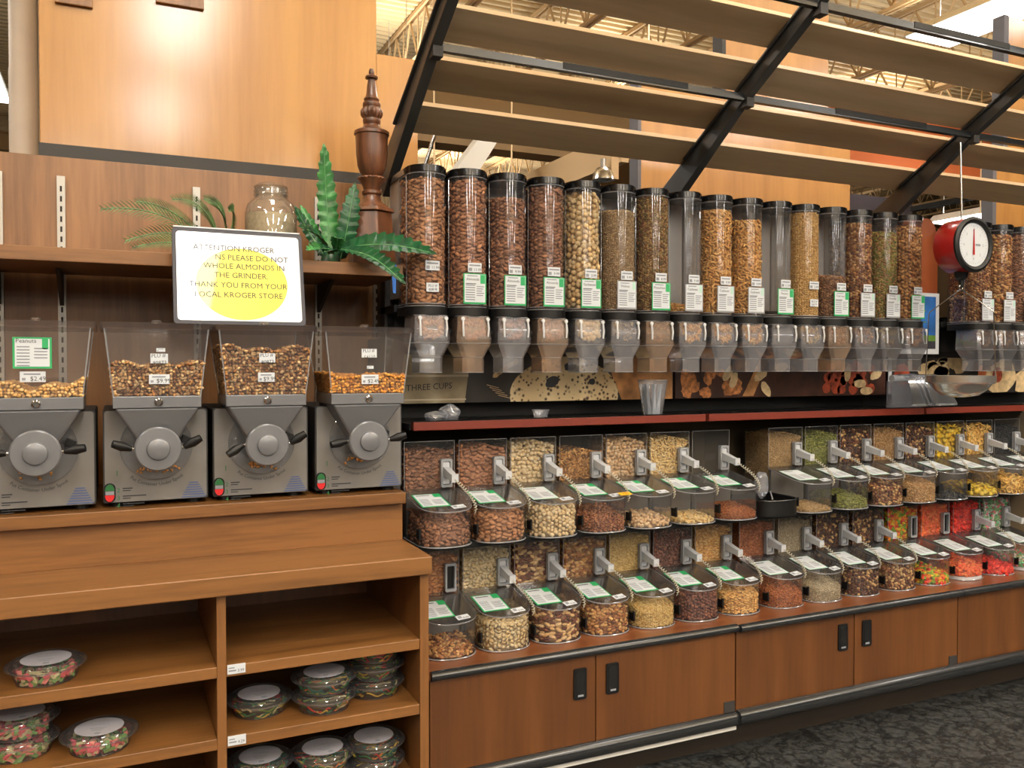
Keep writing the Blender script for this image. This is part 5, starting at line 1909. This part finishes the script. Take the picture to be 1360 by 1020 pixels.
UP = [
    ('dark brown raw almonds, leftmost', 'almond_dark', .93, 'almond_dark', .050, 'g', .30, True),
    ('brown almonds with a well filled front', 'almond_red', .95, 'almond', .075, 'g', .25, True),
    ('cream round nuts filled to the lid', 'macadamia', .96, 'macadamia', .098, 'w', .15, True),
    ('thin brown nut slivers with a yellow tag', 'pecan', .85, 'red_chunk', .030, 'g', .25, True),
    ('pale pistachios with a low front', 'pistachio', .95, 'pistachio', .020, 'g', .08, True),
    ('pale cashews with an almost bare front', 'cashew_pale', .95, 'cashew_pale', .010, 'g', .03, True),
    ('reddish seed with an empty hopper', None, 0, 'red_seed', .024, 'g', .10, True),
]
for i, (d, h, hl, f, lv, cd, sl, sc_) in enumerate(UP):
    scoop_bin(1.000 + .2033 * i, 'upper', d, h, hl, f, lv, cd, sl, sc_, i % 3)
UR = [
    ('fine tan grain right of the black tray', 'tan_fine', .95, 'tan_fine', .012, 'w', .05),
    ('green seeds', 'green_fine', .95, 'green_fine', .030, 'w', .15),
    ('dark trail mix with cashews', 'trail_dark', .95, 'trail_light', .070, 'w', .25),
    ('pale tan oats', 'oat', .95, 'oat', .070, 'w', .20),
    ('dark trail mix with a nearly bare front', 'trail_dark', .95, 'black_bits', .012, 'w', .03),
    ('bright yellow candy slices', 'yellow', .95, 'yellow', .030, 'w', .10),
    ('dried golden rings', 'apple_ring', .95, 'apple_ring', .060, 'w', .15),
    ('black candy pieces at the right edge', 'black_bits', .93, 'black_bits', .040, 'w', .1),
]
for i, (d, h, hl, f, lv, cd, sl) in enumerate(UR):
    scoop_bin(2.615 + .2045 * i, 'upper', d, h, hl, f, lv, cd, sl, True, (i + 1) % 3)
LOx = [1.015 + .2035 * i for i in range(7)] + [2.462, 2.672, 2.888, 3.104, 3.322, 3.540, 3.758, 3.976]
LO = [
    ('toasted almonds with an empty pocket, leftmost', 'almond_toast', .93, 'mixed_nuts', .012, 'g', .10, False, None),
    ('cream sliced almonds', 'blanched', .95, 'blanched', .095, 'g', .15, True, None),
    ('dark and pale brazil nut mix', 'brazil_mix', .95, 'brazil_mix', .092, 'g', .15, True, None),
    ('tan mixed nuts', 'mixed_nuts', .93, 'mixed_nuts', .070, 'g', .20, True, None),
    ('yellowish small kernels', 'sunflower', .95, 'sunflower', .058, 'g', .25, True, None),
    ('dark red hazelnuts', 'hazel', .95, 'hazel', .096, 'g', .12, True, None),
    ('golden peanuts', 'peanut', .95, 'peanut', .066, 'g', .15, True, None),
    ('reddish brown wheat grain', 'wheat', .95, 'wheat', .045, 'w', .22, True, None),
    ('grey beige sesame', 'sesame', .93, 'sesame', .050, 'w', .20, True, None),
    ('dark trail mix, nearest the middle', 'trail_dark', .95, 'trail_dark', .078, 'w', .18, True, None),
    ('dark trail mix with lighter front', 'trail_dark', .95, 'trail_light', .080, 'w', .18, True, None),
    ('red, orange and green gummies', 'gum_multi', .95, 'gum_multi', .030, 'w', .12, False, None),
    ('orange gummies on white powder', 'gum_orange', .95, 'gum_orange', .050, 'w', .12, False, True),
    ('red gummies', 'gum_red', .95, 'gum_red', .026, 'w', .10, True, None),
    ('pink and green candy on white powder', 'gum_pink', .95, 'gum_pink', .036, 'w', .12, True, True),
]
for i, (d, h, hl, f, lv, cd, sl, sc_, bs) in enumerate(LO):
    scoop_bin(LOx[i], 'lower', d, h, hl, f, lv, cd, sl, sc_, (i + 2) % 3, bs)
# yellow tag on the fourth upper bin
yb_ = BY - .075
b = MB()
xx = 1.000 + .2033 * 3 + .040
zz = .9025 + BH + LS * .012 + .009
b.hexa([(xx, yb_ - .012, zz), (xx + .052, yb_ - .006, zz), (xx + .05, yb_ + .016, zz + .006), (xx - .002, yb_ + .010, zz + .006)], [(xx, yb_ - .012, zz + .001), (xx + .052, yb_ - .006, zz + .001), (xx + .05, yb_ + .016, zz + .007), (xx - .002, yb_ + .010, zz + .007)], 0)
b.text('5.99', (xx + .026, yb_ - .006, zz + .0035), (1, .11, 0), (0, 1, .26), .016, 1)
tag(b.build('sale_tag', ['tagyellow', 'red']), 'small yellow sale tag on the lid of the nut sliver bin', 'tag')

# black tray and bag in the gap of the upper row
t = thing('black_tray', 'low black plastic tray in the gap between the upper bins', 'tray', (2.425, 2.74, .9025))
tp = dshape(.098, 2.64 - 2.73, .0, .13, p=3)
b = MB()
sh = lambda pts: [(x + 2.418, y + 2.73) for x, y in pts]
b.prism(sh(tp), .9030, .965, caps=(True, False))
b.prism(sh(dshape(.094, -.086, 0, .126, p=3)), .9035, .965, caps=(True, False))
b.build('tray_body', 'black', t, smooth=35)
b = MB()
b.tube([(x, y, .965) for x, y in sh(tp)], .004, 6)
b.build('tray_rim', 'bumper', t, smooth=60)
MB().tube([(2.39, 2.68, .968), (2.45, 2.76, .985)], .003, 6).build('handle_rod', 'greeked', t)


def crumple(name, c, r, label, seed, mat='bag', sq=(1, 1, 1), cat='bag'):
    v, f = _sphere(14, 10)
    q = np.random.default_rng(seed)
    dirs = q.normal(0, 1, (26, 3))
    dirs /= np.linalg.norm(dirs, axis=1, keepdims=True)
    u = v / np.linalg.norm(v, axis=1, keepdims=True)
    k = 1 + .16 * np.sin(6 * (u @ dirs.T)).mean(1, keepdims=True) * 3
    v = u * k * r * np.array(sq)
    v[:, 2] -= v[:, 2].min()
    v += np.array(c)
    o = MB().add([tuple(p) for p in v], [tuple(t_) for t_ in f]).build(name, mat, None, smooth=20)
    return tag(o, label, cat)


crumple('plastic_bag', (2.352, 2.70, .9675), .036, 'small crumpled plastic bag resting on the black tray', 4, sq=(.8, .8, 1.5))
crumple('plastic_bag', (1.015, 2.84, 1.3065), .034, 'crumpled clear bag on the left end of the ledge', 5, sq=(1.2, 1, .55))
crumple('plastic_bag', (1.075, 2.85, 1.3065), .036, 'fuller crumpled clear bag beside the other on the ledge', 6, sq=(1.1, 1, .85))

# cups on the ledge
t = thing('sample_cup', 'small clear sample cup on the ledge under the dispensers', 'cup', (1.434, 2.85, 1.3065))
MB().lathe([(.022, 0), (.024, .002), (.031, .030)], 24, (1.434, 2.85, 1.3065), caps=False).build('cup_wall', 'bag', t, smooth=40)
MB().lathe([(.0325, .030), (.034, .032), (.0325, .034)], 24, (1.434, 2.85, 1.3065), caps=False).build('cup_rim', 'bag', t, smooth=40)
t = thing('tall_cup', 'tall clear cup stuffed with bags on the ledge', 'cup', (1.92, 2.85, 1.3065))
MB().lathe([(.036, 0), (.038, .003), (.058, .135)], 28, (1.93, 2.85, 1.3065), caps=False).build('cup_wall', 'bag', t, smooth=40)
MB().lathe([(.058, .135), (.061, .138), (.059, .142)], 28, (1.93, 2.85, 1.3065), caps=False).build('cup_rim', 'bag', t, smooth=40)
b = MB()
for k in range(7):
    a = k * .9
    x, y = 1.93 + .020 * math.cos(a), 2.85 + .020 * math.sin(a)
    b.hexa([(x - .010, y - .002, 1.312), (x + .010, y - .002, 1.312), (x + .010, y + .002, 1.312), (x - .010, y + .002, 1.312)],
           [(x + .02 * math.cos(a) - .008, y - .002 + .02 * math.sin(a), 1.43), (x + .02 * math.cos(a) + .008, y + .004, 1.43), (x + .02 * math.cos(a) + .008, y + .006, 1.43), (x + .02 * math.cos(a) - .008, y + .003, 1.43)])
b.build('paper_ties', 'paper', t)

# ------------------------------------------------------------------ brown board, poster, dial scale, bag roll
b = MB()
pts = [(3.40, 1.58), (3.64, 1.58), (3.64, 2.08)] + [(3.57 + .07 * math.cos(a), 2.08 + .135 * math.sin(a)) for a in np.linspace(.2, math.pi / 2, 8)] + [(3.40, 2.215)]
b.prism_y(pts, 2.935, 2.950)
tag(b.build('rounded_board', 'board', None, smooth=40), 'reddish brown board with a rounded top corner behind the dial scale', 'board')
t = thing('poster', 'small blue sky poster in a white frame beside the last dispenser', 'poster', (3.46, 2.9, 1.545))
MB().box(3.325, 3.61, 2.90, 2.915, 1.560, 1.852).build('frame', 'paper', t, bevel=.001)
b = MB()
b.box(3.350, 3.585, 2.8985, 2.8995, 1.650, 1.835, 0)
b.box(3.350, 3.585, 2.8985, 2.8995, 1.622, 1.650, 1)
b.box(3.350, 3.585, 2.8985, 2.8995, 1.585, 1.622, 2)
for k in range(6):
    b.box(3.37, 3.50 + .01 * (k % 3), 2.8980, 2.8986, 1.80 - k * .018, 1.805 - k * .018, 1)
b.build('picture', ['p_blue', 'p_grass', 'navy'], t)

sx, sy, sz = 3.262, 2.465, 2.010
t = thing('dial_scale', 'hanging red dial scale with white face and steel pan', 'scale', (sx, sy + .06, 1.375))
MB().lathe([(.105, -.105), (.112, -.095), (.112, .0), (.106, .004)], 48, (sx, sy, sz), axis='y').build('housing', 'scale_red', t, smooth=40)
MB().lathe([(.114, .0), (.116, .010), (.104, .016), (.092, .012), (.092, .0)], 48, (sx, sy, sz), axis='y', caps=False).build('bezel', 'black', t, smooth=40)
fc = MB().lathe([(.0005, .006), (.094, .006)], 48, (sx, sy, sz), axis='y', caps=False)
fc = fc.build('dial_face', 'paper', t)
b = MB()
for k in range(40):
    a = 2 * math.pi * k / 40
    r0 = .076 if k % 5 else .070
    c, s = math.sin(a), math.cos(a)
    px_, pz_ = s * .0006, -c * .0006
    b.add([(sx + c * r0 - px_, sy - .0068, sz + s * r0 - pz_), (sx + c * r0 + px_, sy - .0068, sz + s * r0 + pz_), (sx + c * .083 + px_, sy - .0068, sz + s * .083 + pz_), (sx + c * .083 - px_, sy - .0068, sz + s * .083 - pz_)], [(0, 1, 2, 3)])
for k in range(8):
    a = 2 * math.pi * k / 8
    b.text(str(k if k else 0), (sx + .058 * math.sin(a), sy - .0068, sz + .058 * math.cos(a) - .006), (1, 0, 0), (0, 0, 1), .016)
b.box(sx + .012, sx + .042, sy - .0068, sy - .0064, sz - .004, sz + .004)
b.build('dial_marks', 'greeked', fc)
b = MB()
b.add([(sx - .0055, sy - .009, sz - .042), (sx + .0055, sy - .009, sz - .042), (sx + .0012, sy - .009, sz + .066), (sx - .0012, sy - .009, sz + .066)], [(0, 1, 2, 3)])
b.prism_y([(sx - .0055, sz - .042), (sx + .0055, sz - .042), (sx + .0012, sz + .066), (sx - .0012, sz + .066)], sy - .0095, sy - .008)
b.build('needle', 'scale_red', fc)
cy = sy + .05
b = MB()
b.lathe([(.030, 0), (.024, -.03), (.010, -.04), (.008, -.07)][::-1], 16, (sx, cy, sz - .105))
b.build('neck', 'black', t, smooth=40)
MB().tube([(sx, cy, sz + .11), (sx, cy + .01, 2.45)], .004, 8).build('hanging_rod', 'steel', t, smooth=60)
b = MB()
hk = 1.845
b.tube([(sx + .010 * math.cos(a), cy, hk - .008 + .014 * math.sin(a)) for a in np.linspace(0, 6.28, 14)], .0025, 6)
b.build('hook', 'chrome', t, smooth=60)
b = MB()
for sg in (-1, 1):
    ux, uy = .62 * sg, -.785 * sg
    b.tube([(sx, cy, hk - .015), (sx + .118 * ux, cy + .118 * uy, 1.735), (sx + .122 * ux, cy + .122 * uy, 1.725), (sx + .132 * ux, cy + .132 * uy, 1.455)], .0025, 6)
b.build('bail_wire', 'steel', t, smooth=60)
MB().lathe([(.02, .0), (.07, .008), (.104, .032), (.120, .056), (.130, .060), (.136, .064), (.136, .092), (.132, .092), (.132, .066), (.116, .060), (.098, .034), (.066, .012), (.0005, .006)], 48, (sx, cy, 1.370), caps=False).build('pan', 'panmetal', t, smooth=40)

t = thing('bag_roll_holder', 'curl of clear produce bags hanging off the ledge by the scale pan', 'bags', (3.42, 2.74, 1.32))
b = MB()
prof = [(2.86, 1.46), (2.80, 1.465), (2.755, 1.44), (2.742, 1.40), (2.735, 1.36), (2.728, 1.332), (2.74, 1.322)]
vs = [(x, y, z) for (y, z) in prof for x in (3.235, 3.40)]
b.add(vs, [(2 * i, 2 * i + 1, 2 * i + 3, 2 * i + 2) for i in range(len(prof) - 1)])
vs = [(x + .03 * (i * .5), y - .006, z) for i, (y, z) in enumerate(prof) for x in (3.30, 3.44)]
b.add(vs, [(2 * i, 2 * i + 1, 2 * i + 3, 2 * i + 2) for i in range(len(prof) - 1)])
o = b.build('bag_film', 'bag', t, smooth=60)
b = MB()
for x in (3.27, 3.30):
    b.tube([(x + .012 * i, y - .008, z) for i, (y, z) in enumerate(prof)], .004, 6)
b.build('film_fold', 'bag', t, smooth=60)
MB().lathe([(.016, -.10), (.016, .10)], 16, (3.34, 2.85, 1.445), axis='x').build('roll_core', 'paper', t, smooth=40)
MB().box(3.23, 3.45, 2.84, 2.87, 1.3065, 1.432).build('stand', 'bag', t)
